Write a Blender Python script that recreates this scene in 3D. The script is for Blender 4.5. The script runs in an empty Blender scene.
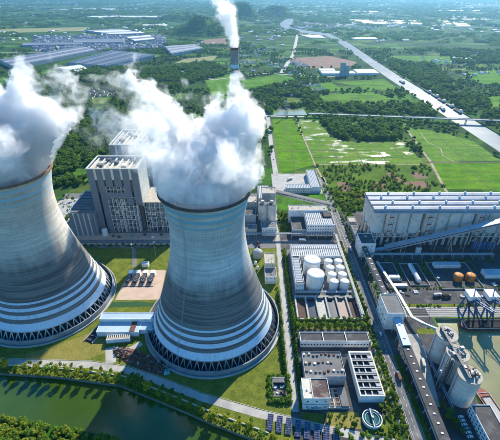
import bpy, bmesh, math, random
import numpy as np
from mathutils import Vector, Matrix
from mathutils.geometry import tessellate_polygon

# ------------------------------------------------------------------ camera
scene = bpy.context.scene
C = scene.collection
R = math.radians
rnd = random.Random(7)
cam_d = bpy.data.cameras.new('camera'); cam = bpy.data.objects.new('camera', cam_d); C.objects.link(cam)
cam.location = (0, 0, 290); cam.rotation_euler = (R(90 - 31.4), 0, 0)
cam_d.sensor_width = 36; cam_d.lens = 27.72; cam_d.clip_start = 1; cam_d.clip_end = 60000
scene.camera = cam

# ------------------------------------------------------------------ sky, sun, exposure
SUN_AZ, SUN_EL = 25.0, 33.0          # degrees right of the view direction, degrees above the horizon
world = bpy.data.worlds.new('World'); scene.world = world; world.use_nodes = True
wn = world.node_tree; wn.nodes.clear()
sky = wn.nodes.new('ShaderNodeTexSky'); sky.sky_type = 'NISHITA'; sky.sun_disc = False
sky.sun_elevation = R(SUN_EL); sky.sun_rotation = R(SUN_AZ); sky.altitude = 200
sky.air_density = 1.6; sky.dust_density = 0.1; sky.ozone_density = 10.0
bg = wn.nodes.new('ShaderNodeBackground'); bg.inputs['Strength'].default_value = 0.125
wo = wn.nodes.new('ShaderNodeOutputWorld')
hs = wn.nodes.new('ShaderNodeHueSaturation'); hs.inputs['Saturation'].default_value = 1.2
wn.links.new(sky.outputs[0], hs.inputs['Color']); wn.links.new(hs.outputs[0], bg.inputs[0]); wn.links.new(bg.outputs[0], wo.inputs[0])
sun_d = bpy.data.lights.new('sun', 'SUN'); sun = bpy.data.objects.new('sun', sun_d); C.objects.link(sun)
sun_d.energy = 5.0; sun_d.angle = R(0.5); sun_d.color = (1.0, 0.91, 0.75)
sd = Vector((math.sin(R(SUN_AZ)) * math.cos(R(SUN_EL)), math.cos(R(SUN_AZ)) * math.cos(R(SUN_EL)), math.sin(R(SUN_EL))))
sun.rotation_euler = (-sd).to_track_quat('-Z', 'Y').to_euler()
sun.location = (300, 500, 900)
vs = scene.view_settings
vs.view_transform = 'Standard'; vs.look = 'None'; vs.exposure = 1.0; vs.gamma = 1.0; vs.use_curve_mapping = False
cy = scene.cycles
cy.max_bounces = 12; cy.diffuse_bounces = 3; cy.glossy_bounces = 3; cy.transmission_bounces = 4
cy.volume_bounces = 10; cy.transparent_max_bounces = 8; cy.volume_step_rate = 1.0; cy.volume_max_steps = 256
cy.caustics_reflective = False; cy.caustics_refractive = False
cy.use_denoising = True; cy.use_adaptive_sampling = True; cy.adaptive_threshold = 0.035; cy.adaptive_min_samples = 16

# ------------------------------------------------------------------ node helpers
MATS = {}
class NT:
    def __init__(s, name):
        s.m = bpy.data.materials.new(name); s.m.use_nodes = True; s.t = s.m.node_tree; s.t.nodes.clear()
        s.out = s.t.nodes.new('ShaderNodeOutputMaterial'); MATS[name] = s.m
    def n(s, typ, **k):
        o = s.t.nodes.new('ShaderNode' + typ)
        for a, v in k.items():
            if a[0] == 'i' and a[1:].isdigit(): s.set(o.inputs[int(a[1:])], v)
            elif a in o.inputs: s.set(o.inputs[a], v)
            else: setattr(o, a, v)
        return o
    def set(s, inp, v):
        if hasattr(v, 'node'): s.t.links.new(v, inp)
        elif isinstance(v, bpy.types.Node): s.t.links.new(v.outputs[0], inp)
        else: inp.default_value = v
    def math(s, op, a, b=0.0, c=0.0, clamp=False):
        o = s.t.nodes.new('ShaderNodeMath'); o.operation = op; o.use_clamp = clamp
        for i, v in enumerate((a, b, c)): s.set(o.inputs[i], v)
        return o.outputs[0]
    def pos(s): return s.n('NewGeometry').outputs['Position']
    def sep(s, v): return s.n('SeparateXYZ', i0=v).outputs
    def scale(s, v, k):
        o = s.t.nodes.new('ShaderNodeVectorMath'); o.operation = 'MULTIPLY'; s.set(o.inputs[0], v)
        s.set(o.inputs[1], k if isinstance(k, (tuple, list)) else (k, k, k)); return o.outputs[0]
    def noise(s, v, sc, det=4, rough=.55, dist=0.0):
        o = s.n('TexNoise', Vector=v, Scale=sc, Detail=det, Roughness=rough, Distortion=dist); return o.outputs[0]
    def ramp(s, f, stops, interp='LINEAR'):
        o = s.t.nodes.new('ShaderNodeValToRGB'); s.set(o.inputs[0], f); e = o.color_ramp.elements
        o.color_ramp.interpolation = interp
        while len(e) < len(stops): e.new(.5)
        for k, (p, c) in zip(e, stops):
            k.position = p; k.color = (c if hasattr(c, '__len__') else (c, c, c)) + (() if hasattr(c, '__len__') and len(c) == 4 else (1,))
        return o.outputs[0]
    def mix(s, f, a, b, mode='MIX'):
        o = s.t.nodes.new('ShaderNodeMix'); o.data_type = 'RGBA'; o.blend_type = mode
        s.set(o.inputs[0], f)
        for i, v in ((6, a), (7, b)):
            s.set(o.inputs[i], tuple(v) + (1,) if isinstance(v, (tuple, list)) and len(v) == 3 else v)
        return o.outputs[2]
    def mapr(s, v, a, b, c=0.0, d=1.0):
        o = s.t.nodes.new('ShaderNodeMapRange'); o.interpolation_type = 'SMOOTHSTEP'
        for i, x in enumerate((v, a, b, c, d)): s.set(o.inputs[i], x)
        return o.outputs[0]
    def bsdf(s, col, rough=.8, metal=0.0, spec=.3, bump=None, bstr=.3, bdist=.1, **k):
        b = s.t.nodes.new('ShaderNodeBsdfPrincipled')
        s.set(b.inputs['Base Color'], tuple(col) + (1,) if isinstance(col, (tuple, list)) and len(col) == 3 else col)
        s.set(b.inputs['Roughness'], rough); s.set(b.inputs['Metallic'], metal); s.set(b.inputs['Specular IOR Level'], spec)
        for a, v in k.items(): s.set(b.inputs[a], v)
        if bump is not None:
            u = s.n('Bump', Strength=bstr, Distance=bdist, Height=bump); s.set(b.inputs['Normal'], u.outputs[0])
        s.t.links.new(b.outputs[0], s.out.inputs[0]); return b

def hexc(r, g, b):          # sRGB 0..255 to linear
    f = lambda v: (v / 255 / 12.92) if v <= 10 else ((v / 255 + .055) / 1.055) ** 2.4
    return (f(r), f(g), f(b))

def plain(name, c, var=.25, sc=.25, rough=.8, metal=0.0, spec=.3, dirt=None, dsc=.06, damt=.6, bump=.0, fine=2.5, streak=0.0):
    """a surface colour with broad weathering, fine grain and optional stains"""
    n = NT(name); p = n.pos()
    a = n.noise(p, sc, 5, .6); b = n.noise(p, fine, 3, .6)
    k = n.math('ADD', n.math('MULTIPLY', a, .65), n.math('MULTIPLY', b, .35))
    col = n.mix(n.mapr(k, .3, .7), tuple(x * (1 - var) for x in c), tuple(min(1, x * (1 + var * .7)) for x in c))
    if dirt:
        col = n.mix(n.math('MULTIPLY', n.mapr(n.noise(p, dsc, 6, .65, .6), .48, .66), damt), col, dirt)
    if streak:      # rain runs down the walls
        sk = n.noise(n.scale(p, (1, 1, .07)), .9, 5, .7); col = n.mix(n.math('MULTIPLY', n.mapr(sk, .5, .72), streak), col, tuple(x * .42 for x in c))
    n.bsdf(col, rough, metal, spec, bump=b if bump else None, bstr=bump, bdist=.15)
    return n.m

# ------------------------------------------------------------------ mesh helpers
class MB:
    def __init__(s): s.v = []; s.f = []; s.m = []; s.sm = []
    def add(s, vs, fs, mi=0, smooth=False):
        o = len(s.v); s.v += [tuple(q) for q in vs]; s.f += [tuple(i + o for i in q) for q in fs]
        s.m += [mi] * len(fs); s.sm += [smooth] * len(fs); return s
    def box(s, x0, x1, y0, y1, z0, z1, mi=0):
        return s.add([(x0,y0,z0),(x1,y0,z0),(x1,y1,z0),(x0,y1,z0),(x0,y0,z1),(x1,y0,z1),(x1,y1,z1),(x0,y1,z1)],
                     [(0,3,2,1),(4,5,6,7),(0,1,5,4),(1,2,6,5),(2,3,7,6),(3,0,4,7)], mi)
    def beam(s, p, q, w, h=None, mi=0):
        h = h or w; p = Vector(p); q = Vector(q); d = (q - p).normalized()
        sd_ = d.cross(Vector((0,0,1)));
        if sd_.length < 1e-4: sd_ = Vector((1,0,0))
        sd_.normalize(); u = sd_.cross(d).normalized(); a = sd_ * (w/2); b = u * (h/2)
        return s.add([p-a-b, p+a-b, p+a+b, p-a+b, q-a-b, q+a-b, q+a+b, q-a+b],
                     [(0,1,2,3),(7,6,5,4),(0,4,5,1),(1,5,6,2),(2,6,7,3),(3,7,4,0)], mi)
    def tube(s, pts, r, n=6, mi=0, r2=None, cap=True):
        pts = [Vector(p) for p in pts]; rings = []
        for i, p in enumerate(pts):
            d = (pts[min(i+1, len(pts)-1)] - pts[max(i-1, 0)]).normalized()
            a = d.cross(Vector((0,0,1)));
            if a.length < 1e-4: a = Vector((1,0,0))
            a.normalize(); b = a.cross(d)
            rr = r if r2 is None else r + (r2 - r) * i / (len(pts) - 1)
            rings.append([p + (a*math.cos(t) + b*math.sin(t)) * rr for t in [2*math.pi*k/n for k in range(n)]])
        vs_ = [v for g in rings for v in g]; fs = []
        for i in range(len(pts)-1):
            for k in range(n): fs.append((i*n+k, i*n+(k+1)%n, (i+1)*n+(k+1)%n, (i+1)*n+k))
        s.add(vs_, fs, mi, True)
        if cap: s.add(rings[0], [tuple(range(n))], mi); s.add(rings[-1], [tuple(range(n-1,-1,-1))], mi)
        return s
    def lathe(s, prof, n=32, c=(0,0), mi=0, smooth=True, a0=0, a1=2*math.pi):
        """prof: (r, z) from bottom to top on the outside"""
        full = abs(a1 - a0 - 2*math.pi) < 1e-6; m = n if full else n + 1
        vs_ = [(c[0]+r*math.cos(a0+(a1-a0)*k/n), c[1]+r*math.sin(a0+(a1-a0)*k/n), z) for r, z in prof for k in range(m)]
        fs = [(i*m+k, i*m+(k+1)%m, (i+1)*m+(k+1)%m, (i+1)*m+k) for i in range(len(prof)-1) for k in range(n)]
        return s.add(vs_, fs, mi, smooth)
    def cyl(s, c, r, z0, z1, n=24, mi=0, top=True):
        s.lathe([(r, z0), (r, z1)], n, c, mi)
        if top:
            s.add([(c[0]+r*math.cos(2*math.pi*k/n), c[1]+r*math.sin(2*math.pi*k/n), z1) for k in range(n)], [tuple(range(n))], mi)
        return s
    def poly(s, pts, z, mi=0):
        tr = tessellate_polygon([[Vector((x, y, 0)) for x, y in pts]])
        vs_ = [(x, y, z) for x, y in pts]
        fs = []
        for t in tr:
            a, b, c_ = [Vector(vs_[i]) for i in t]
            fs.append(t if (b-a).cross(c_-a).z > 0 else (t[0], t[2], t[1]))
        return s.add(vs_, fs, mi)
    def prism(s, pts, z0, z1, mi=0):
        s.poly(pts, z1, mi); n = len(pts)
        ar = sum(pts[i][0]*pts[(i+1)%n][1] - pts[(i+1)%n][0]*pts[i][1] for i in range(n))
        if ar < 0: pts = pts[::-1]
        return s.add([(x,y,z0) for x,y in pts]+[(x,y,z1) for x,y in pts], [(i,(i+1)%n,n+(i+1)%n,n+i) for i in range(n)], mi)
    def mesh(s, name, mats):
        me = bpy.data.meshes.new(name); me.from_pydata(s.v, [], s.f)
        if not isinstance(mats, (list, tuple)): mats = [mats]
        for x in mats: me.materials.append(MATS[x] if isinstance(x, str) else x)
        if len(s.f):
            me.polygons.foreach_set('material_index', s.m); me.polygons.foreach_set('use_smooth', s.sm)
        me.update(); return me

def link(name, me, parent=None, loc=(0,0,0), rz=0.0, sc=None):
    o = bpy.data.objects.new(name, me); C.objects.link(o); o.location = loc
    if rz: o.rotation_euler = (0, 0, rz)
    if sc: o.scale = sc if hasattr(sc, '__len__') else (sc, sc, sc)
    if parent: o.parent = parent
    return o
def part(name, mb, mats, parent=None, loc=(0,0,0), rz=0.0): return link(name, mb.mesh(name, mats), parent, loc, rz)
def tag(o, label=None, cat=None, group=None, kind=None):
    if label: o['label'] = label
    if cat: o['category'] = cat
    if group: o['group'] = group
    if kind: o['kind'] = kind
    return o
def thing(name, label, cat, loc=(0,0,0), rz=0.0, group=None):
    o = bpy.data.objects.new(name, None); C.objects.link(o); o.location = loc; o.rotation_euler = (0,0,rz)
    o.empty_display_size = 2
    return tag(o, label, cat, group)
def struct(name, mb, mats, loc=(0,0,0)): return tag(part(name, mb, mats, None, loc), kind='structure')
def copy_tree(o, parent=None, loc=None, rz=None, sc=None):
    c = o.copy(); C.objects.link(c); c.parent = parent
    if loc is not None: c.location = loc
    if rz is not None: c.rotation_euler = (0, 0, rz)
    if sc is not None: c.scale = sc if hasattr(sc, '__len__') else (sc, sc, sc)
    for ch in o.children: copy_tree(ch, c)
    return c
ORD = ['first','second','third','fourth','fifth','sixth','seventh','eighth','ninth','tenth','eleventh','twelfth','thirteenth',
       'fourteenth','fifteenth','sixteenth','seventeenth','eighteenth','nineteenth']
TENS = {20:'twenty', 30:'thirty', 40:'forty', 50:'fifty', 60:'sixty', 70:'seventy', 80:'eighty'}
def ordn(i):                       # 0-based
    i += 1
    if i < 20: return ORD[i-1]
    t, u = i // 10 * 10, i % 10
    return TENS[t][:-1] + 'ieth' if u == 0 else TENS[t] + '-' + ORD[u-1]
# ------------------------------------------------------------------ terrain
GREEN = dict()
def mat_ground():
    n = NT('countryside'); p = n.pos()
    w = n.t.nodes.new('ShaderNodeVectorMath'); w.operation = 'ADD'
    nv = n.n('TexNoise', Vector=p, Scale=.0016, Detail=2).outputs['Color']
    n.set(w.inputs[0], p); n.set(w.inputs[1], n.scale(nv, (160, 160, 0)))
    q = n.scale(w.outputs[0], (1/120, 1/75, 0))
    vo = n.n('TexVoronoi', Vector=q, Scale=1.0, distance='CHEBYCHEV', Randomness=.75)
    r = n.n('SeparateColor', i0=vo.outputs['Color']).outputs
    pal = n.ramp(r[0], [(0, (.028,.080,.009)), (.2, (.045,.13,.010)), (.4, (.07,.19,.012)), (.58, (.10,.22,.02)), (.76, (.15,.20,.035)), (.9, (.045,.105,.014)), (1, (.22,.19,.09))], 'CONSTANT')
    fine = n.noise(p, .05, 5, .65)
    col = n.mix(n.mapr(fine, .35, .7), pal, (.035,.07,.018))
    edge = n.mapr(vo.outputs['Distance'], .36, .5)
    col = n.mix(n.math('MULTIPLY', edge, .85), col, (.02,.045,.012))
    big = n.mapr(n.noise(p, .0011, 4, .6), .5, .62)
    col = n.mix(n.math('MULTIPLY', big, .35), col, (.022,.06,.010))
    n.bsdf(col, .95, spec=.03)
mat_ground()
def mat_grass(name, a, b, c, sc=.12, stripes=0):
    n = NT(name); p = n.pos()
    k = n.noise(p, sc, 5, .65); f = n.noise(p, 1.7, 3, .7)
    col = n.mix(n.mapr(k, .35, .65), a, b); col = n.mix(n.mapr(f, .45, .75), col, c)
    pt = n.noise(p, .33, 4, .7, .8); col = n.mix(n.math('MULTIPLY', n.mapr(pt, .56, .72), .55), col, (.16,.12,.05)); col = n.mix(n.math('MULTIPLY', n.mapr(pt, .44, .30), .6), col, tuple(x*.45 for x in a))
    tuft = n.noise(p, .9, 3, .75); col = n.mix(1.0, col, n.ramp(tuft, [(.3, .55), (.52, 1.0), (.7, 1.35)]), 'MULTIPLY')
    n.bsdf(col, .95, spec=.04, bump=f, bstr=.5, bdist=.3)
mat_grass('lawn', (.070,.105,.012), (.135,.165,.022), (.19,.17,.045))
mat_grass('dry_lawn', (.19,.17,.04), (.25,.21,.06), (.12,.15,.025))
mat_grass('scrub', (.035,.095,.008), (.085,.165,.014), (.13,.13,.03), .03)
def mat_water(name, c, rough, sc, bstr, spec=.5):
    n = NT(name); p = n.pos()
    b1 = n.noise(n.scale(p, (1, .6, 1)), sc, 4, .6)
    col = n.mix(n.mapr(n.noise(p, .02, 3), .35, .7), c, tuple(x * 1.35 for x in c))
    n.bsdf(col, rough, spec=spec, bump=b1, bstr=bstr, bdist=.4)
mat_water('canal_water', (.028,.060,.005), .12, .5, .12)
mat_water('harbour_water', (.175,.17,.07), .2, .5, .15)
def mat_river():
    n = NT('river_water'); p = n.pos(); b1 = n.noise(n.scale(p, (1, .6, 1)), .1, 4, .6)
    bp = n.n('Bump', Strength=.25, Distance=.4, Height=b1)
    col = n.mix(n.mapr(n.noise(p, .01, 4), .35, .7), (.17,.20,.205), (.25,.27,.265))
    d = n.n('BsdfDiffuse', Color=col); g = n.n('BsdfGlossy', Roughness=.3, Normal=bp.outputs[0])
    n.t.links.new(n.n('MixShader', i0=.045, i1=d.outputs[0], i2=g.outputs[0]).outputs[0], n.out.inputs[0])
mat_river()

canal_hi = [(-420, 219), (-219, 218), (-165, 214), (-110, 206), (-56, 184), (-27, 171.5), (4, 160), (40, 146), (80, 131)]
canal_lo = [(50, 98), (0, 121), (-60, 147), (-97, 160), (-147, 171), (-197, 178), (-420, 181)]
canal = canal_hi + canal_lo
harbour = [(188, 262), (188, 283), (420, 283), (420, 120), (188, 120), (188, 206), (192, 214), (192, 236)]
river_l = [(506, 560), (508, 760), (506, 1000), (503, 1500), (512, 2000), (522, 2500), (512, 2800), (360, 3080), (250, 3420), (262, 3800), (400, 4600), (470, 5400)]
river_r = [(560, 5400), (500, 4600), (370, 3800), (345, 3500), (420, 3220), (560, 3020), (585, 2500), (571, 2000), (562, 1500), (567, 1000), (569, 760), (569, 560)]
river = river_l + river_r
def ground():
    outer = [(-16000, -3000), (16000, -3000), (16000, 16000), (-16000, 16000)]
    loops = [outer, canal, harbour, river]
    vv = [[Vector((x, y, 0)) for x, y in l] for l in loops]
    flat = [(x, y, 0) for l in loops for x, y in l]
    tr = tessellate_polygon(vv); fs = []
    for t in tr:
        a, b, c = [Vector(flat[i]) for i in t]
        cr = (b-a).cross(c-a).z
        if abs(cr) < 1e-6: continue
        fs.append(t if cr > 0 else (t[0], t[2], t[1]))
    m = MB(); m.add(flat, fs); struct('ground', m, 'countryside')
ground()
def banks(name, loop, mat, zb=-3.2, slope=0.0):
    n = len(loop); ar = sum(loop[i][0]*loop[(i+1)%n][1] - loop[(i+1)%n][0]*loop[i][1] for i in range(n))
    if ar < 0: loop = loop[::-1]
    m = MB(); m.add([(x,y,0) for x,y in loop]+[(x,y,zb) for x,y in loop], [(i,n+i,n+(i+1)%n,(i+1)%n)[::-1] for i in range(n)])
    struct(name, m, mat)
plain('quay_stone', (.20,.20,.18), .3, .2, .9, dirt=(.05,.05,.045))
plain('earth_bank', (.10,.10,.05), .3, .1, .95)
banks('canal_bank', canal, 'quay_stone'); banks('quay_wall', harbour, 'quay_stone'); banks('river_bank', river, 'earth_bank', -2.2)
for nm, lp, z, mt in (('canal_water', canal, -3.0, 'canal_water'), ('harbour_water', harbour, -3.0, 'harbour_water'), ('river_water', river, -2.0, 'river_water')):
    m = MB(); m.poly(lp, z); struct(nm, m, mt)
# ------------------------------------------------------------------ cooling towers
HT, ZT, RTH = 150.0, 117.0, 32.2
def rad(z): return RTH * math.sqrt(1 + ((z - ZT) / (70.2 if z < ZT else 55.0)) ** 2)
def mat_shell(name, base, seed, sun_tone):
    n = NT(name); tc = n.n('TexCoord').outputs['Object']; s = n.sep(tc); z = s[2]
    ang = n.math('ARCTAN2', s[1], s[0])
    v = n.n('CombineXYZ', i0=n.math('MULTIPLY', ang, 30.0), i1=seed, i2=n.math('MULTIPLY', z, .25)).outputs[0]
    streak = n.noise(v, .45, 6, .65); blot = n.noise(n.scale(tc, .035), 1.0, 5, .6)
    ringv = n.n('CombineXYZ', i0=n.math('MULTIPLY', ang, 1.2), i1=seed + 3, i2=n.math('MULTIPLY', z, 1.0)).outputs[0]
    rings = n.noise(ringv, .55, 4, .7)
    col = n.mix(n.mapr(blot, .35, .7), tuple(x * .78 for x in base), tuple(x * 1.12 for x in base))
    col = n.mix(n.math('MULTIPLY', n.mapr(rings, .42, .60), .6), col, tuple(x * .62 for x in base))
    col = n.mix(n.math('MULTIPLY', n.mapr(streak, .48, .78), .35), col, (.16, .165, .165))
    # darker weathered concrete on the flare, below an uneven line
    zz = n.math('ADD', z, n.math('MULTIPLY', n.math('SUBTRACT', n.noise(v, .12, 4, .6), .5), 26.0))
    fl = n.math('MULTIPLY', n.math('MULTIPLY', n.mapr(zz, 88, 62), n.mapr(z, 8, 30, .95, 1.0)), .90)
    col = n.mix(fl, col, n.mix(n.mapr(rings, .4, .62), (.15,.15,.147), (.055,.057,.058)))
    # formwork lifts and vertical joints
    lift = n.math('FRACT', n.math('MULTIPLY', z, 1/1.6)); l1 = n.mapr(n.math('ABSOLUTE', n.math('SUBTRACT', lift, .5)), .40, .5)
    joint = n.math('FRACT', n.math('MULTIPLY', ang, 88 / (2 * math.pi))); j1 = n.mapr(n.math('ABSOLUTE', n.math('SUBTRACT', joint, .5)), .44, .5)
    lines = n.math('MAXIMUM', n.math('MULTIPLY', l1, .28), n.math('MULTIPLY', j1, .38))
    col = n.mix(lines, col, (.07, .075, .075))
    # painted bands
    def band(a, b):
        return n.math('MULTIPLY', n.mapr(z, a - .15, a + .15), n.mapr(z, b + .15, b - .15))
    lo = None
    for a, b in ((11, 18.0), (22.2, 26.0), (29.4, 32.4), (36.0, 37.8)):
        k = band(a, b); lo = k if lo is None else n.math('MAXIMUM', lo, k)
    hi = None
    for a, b in ((142.2, 145.6), (135.2, 138.4), (129.6, 131.2)):
        k = band(a, b); hi = k if hi is None else n.math('MAXIMUM', hi, k)
    wear = n.mapr(n.noise(v, .9, 5, .7), .25, .5, .45, 1.0)
    col = n.mix(n.math('MULTIPLY', lo, wear), col, (.56, .67, .76))
    col = n.mix(n.math('MULTIPLY', hi, wear), col, (.20, .42, .56) if not sun_tone else (.34, .50, .60))  # upper bands coloured paler for the tower that stands in sunlight
    n.bsdf(col, .85, spec=.2, bump=n.math('SUBTRACT', streak, lines), bstr=.25, bdist=.3)
mat_shell('tower_concrete_grey', (.58, .60, .585), 1.0, False)
mat_shell('tower_concrete_warm', (.64, .585, .51), 7.0, True)  # same concrete with warm sunlight put into its colour
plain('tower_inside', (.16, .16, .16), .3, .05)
plain('rim_dark', (.07, .065, .06), .3, .3)
plain('rust_rim', (.20, .12, .07), .4, .3)
plain('strut_concrete', (.24, .25, .26), .25, .3)
plain('strut_white', (.50, .50, .48), .2, .3)
plain('basin_concrete', (.25, .27, .28), .25, .12, dirt=(.14, .14, .13))
plain('basin_dark', (.02, .025, .03), .2, .1)
plain('kerb_concrete', (.40, .39, .36), .2, .2)
def tower(loc, label, shell_mat, rim_mat, strut_mat):
    t = thing('cooling_tower', label, 'cooling tower', (loc[0], loc[1], 0), 0, 'pair of hyperbolic cooling towers')
    zs = [11 + (HT - 11) * i / 48 for i in range(49)]
    m = MB(); m.lathe([(rad(z), z) for z in zs], 176); part('shell', m, shell_mat, t)
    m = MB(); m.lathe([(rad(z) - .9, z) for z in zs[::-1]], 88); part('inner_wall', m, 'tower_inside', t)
    m = MB(); m.lathe([(rad(HT)+.02, HT-1.2), (rad(HT) + .75, HT - 1.2), (rad(HT) + .75, HT + .5), (rad(HT) - 1.0, HT + .5), (rad(HT) - 1.0, HT-1.0)], 120, smooth=False); part('rim_walkway', m, rim_mat, t)
    m = MB(); r0 = rad(11); m.lathe([(r0 - 1.1, 10.2), (r0 + .45, 10.2), (r0 + .35, 11.05), (r0-.6, 11.05)], 120, smooth=False); part('ring_beam', m, strut_mat, t)
    # slanted columns, one by one
    nc = 58; rb = 62.6
    m = MB(); m.beam((r0 - .2, 0, 10.3), (rb, -math.pi * rb / nc * .92, .5), .72, .72); me1 = m.mesh('column', strut_mat)
    m = MB(); m.beam((r0 - .2, 0, 10.3), (rb, math.pi * rb / nc * .92, .5), .72, .72); me2 = m.mesh('column', strut_mat)
    for k in range(nc):
        a = 2 * math.pi * k / nc
        link('column', me1, t, rz=a); link('column', me2, t, rz=a)
    m = MB(); m.lathe([(65.6, 0), (65.6, 6.0), (64.6, 6.0), (64.6, .6)], 120, smooth=False); part('basin_wall', m, 'basin_concrete', t)
    m = MB(); m.lathe([(64.3, .5), (50, .5), (0.01, .5)], 96, smooth=False)
    part('basin_water', m, 'basin_dark', t)
    m = MB(); m.lathe([(56.5, .6), (56.5, 9.6)], 88); m.lathe([(56.5,9.6),(.01,9.7)][::1], 64); part('fill_pack', m, 'basin_dark', t)
    m = MB(); m.lathe([(68.2, .0), (68.2, 1.6), (67.6, 1.6), (67.6, .3), (65.62, .3)], 120, smooth=False); part('apron', m, 'kerb_concrete', t)
    # ladder on the flank
    m = MB()
    for i in range(len(zs) - 1):
        for dy in (-.35, .35): m.beam((rad(zs[i]) + .4, dy, zs[i]), (rad(zs[i+1]) + .4, dy, zs[i+1]), .14)
    part('ladder', m, 'strut_white', t, rz=R(-118))
    return t
T1 = (-36.6, 279.7); T2 = (-216.0, 313.0)
tower(T1, 'grey hyperbolic cooling tower standing whole near the middle of the picture', 'tower_concrete_grey', 'rim_dark', 'strut_concrete')
tower(T2, 'pale sunlit cooling tower cut off by the left picture edge', 'tower_concrete_warm', 'rust_rim', 'strut_white')
# ------------------------------------------------------------------ foliage
def mat_leaf(name, a, b, tr=.35):
    n = NT(name); p = n.pos(); oi = n.n('ObjectInfo').outputs['Random']
    k = n.noise(p, .35, 3, .6); big = n.noise(p, .02, 3, .6)
    f = n.math('ADD', n.math('MULTIPLY', k, .5), n.math('ADD', n.math('MULTIPLY', oi, .5), n.math('MULTIPLY', big, .3)))
    col = n.mix(n.mapr(f, .3, .85), a, b)
    d = n.n('BsdfDiffuse', Color=col); t = n.n('BsdfTranslucent', Color=n.mix(.5, col, (b[0]*1.5, b[1]*1.4, b[2]*.6)))
    g = n.n('BsdfGlossy', Roughness=.55, Color=(.5,.5,.5,1))
    m1 = n.n('MixShader', i0=tr, i1=d.outputs[0], i2=t.outputs[0]); m2 = n.n('MixShader', i0=.03, i1=m1.outputs[0], i2=g.outputs[0])
    n.t.links.new(m2.outputs[0], n.out.inputs[0])
mat_leaf('leaf_dark', (.024,.074,.008), (.066,.155,.014))
mat_leaf('leaf_mid', (.042,.110,.009), (.115,.215,.016))
mat_leaf('leaf_bright', (.065,.150,.008), (.150,.26,.015), .42)
mat_leaf('leaf_yellow', (.13,.19,.010), (.30,.34,.022), .42)
plain('bark', (.09,.07,.05), .3, 1.5)
def crown_mesh(name, seed, lobes, n, ls, mat, droop=0.0):
    rs = np.random.RandomState(seed); L = np.array(lobes, float)
    vol = L[:, 3] * L[:, 4] * L[:, 5]; pick = rs.choice(len(L), n, p=vol**.67 / (vol**.67).sum())
    d = rs.normal(size=(n, 3)); d /= np.linalg.norm(d, axis=1)[:, None]
    rr = (.45 + .55 * rs.rand(n) ** .5)[:, None]
    c = L[pick, :3] + d * L[pick, 3:6] * rr
    nr = d + rs.normal(size=(n, 3)) * .55 + np.array([0, 0, .35]); nr /= np.linalg.norm(nr, axis=1)[:, None]
    a = np.cross(nr, rs.normal(size=(n, 3))); a /= np.linalg.norm(a, axis=1)[:, None]; b = np.cross(nr, a)
    s = ls * (.6 + .8 * rs.rand(n))[:, None]; s2 = s * (.55 + .4 * rs.rand(n))[:, None]
    V = np.stack([c - a*s*.5, c + b*s2*.5 + a*s*.1, c + a*s*.5, c - b*s2*.5], 1).reshape(-1, 3)
    F = np.arange(4 * n).reshape(n, 4)
    me = bpy.data.meshes.new(name); me.from_pydata(V.tolist(), [], F.tolist()); me.materials.append(MATS[mat]); me.update(); return me
def lobes_round(seed, r, h0, h1, k=9):
    q = random.Random(seed); out = [(0, 0, (h0+h1)/2, r*.72, r*.72, (h1-h0)*.42)]
    for i in range(k):
        a = q.uniform(0, 6.28); z = q.uniform(h0 + .2*(h1-h0), h1 - .15*(h1-h0)); rr = r * q.uniform(.35, .72)
        s = r * q.uniform(.28, .46); out.append((rr*math.cos(a), rr*math.sin(a), z, s, s, s * .85))
    return out
def lobes_cone(seed, r, h0, h1):
    q = random.Random(seed); out = []
    for i in range(8):
        t = i / 7; z = h0 + (h1-h0) * (.08 + .84*t); s = r * (1 - .72*t) * q.uniform(.85, 1.1)
        out.append((q.uniform(-.12,.12)*r, q.uniform(-.12,.12)*r, z, s, s, (h1-h0)*.13))
    return out
def trunk_mesh(name, seed, h, r, limbs=5, spread=1.6):
    q = random.Random(seed); m = MB(); m.tube([(0,0,-.1), (0,0,h*.5), (q.uniform(-.2,.2), q.uniform(-.2,.2), h)], r, 7, r2=r*.45)
    for i in range(limbs):
        a = q.uniform(0, 6.28); z = h * q.uniform(.55, .95)
        m.tube([(0,0,z), (math.cos(a)*spread*.5, math.sin(a)*spread*.5, z+h*.22), (math.cos(a)*spread, math.sin(a)*spread, z+h*.4)], r*.4, 5, r2=r*.12)
    return m.mesh(name, 'bark')
# ready-made kinds for the individual trees: (crown mesh, trunk mesh)
KIND = {
 'avenue': [(crown_mesh('crown', 11+v, lobes_cone(3+v, 1.75, .7, 5.6), 420, .62, ('leaf_dark','leaf_mid','leaf_dark')[v]), trunk_mesh('trunk', 3+v, 2.6, .16, 4, .8)) for v in range(3)],
 'lime':   [(crown_mesh('crown', 120+v, lobes_round(50+7*v, 3.1, 1.8, 6.6 + .5*v, 7 + 2*v), 640, .75, ('leaf_yellow','leaf_yellow','leaf_bright','leaf_yellow')[v]), trunk_mesh('trunk', 5+v, 3.6, .22)) for v in range(4)],
 'green':  [(crown_mesh('crown', 130+v, lobes_round(80+5*v, 3.0, 1.7, 6.4 + .4*v, 8 + v), 620, .75, ('leaf_bright','leaf_mid','leaf_bright')[v]), trunk_mesh('trunk', 8+v, 3.4, .22)) for v in range(3)],
 'mid':    [(crown_mesh('crown', 140+v, lobes_round(90+5*v, 3.0, 1.5, 6.2 + .4*v, 8 + v), 620, .75, ('leaf_mid','leaf_dark','leaf_mid')[v]), trunk_mesh('trunk', 9+v, 3.4, .22)) for v in range(3)],
 'small':  [(crown_mesh('crown', 150+v, lobes_round(15+v, 1.7, 1.0, 4.0, 6), 300, .6, ('leaf_bright','leaf_mid')[v]), trunk_mesh('trunk', 15+v, 2.0, .12, 4, .9)) for v in range(2)],
 'shrub':  [(crown_mesh('crown', 16, lobes_round(16, 1.5, .1, 2.4, 6), 260, .55, 'leaf_mid'), trunk_mesh('trunk', 16, 1.0, .1, 4, .6))],
}
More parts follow.
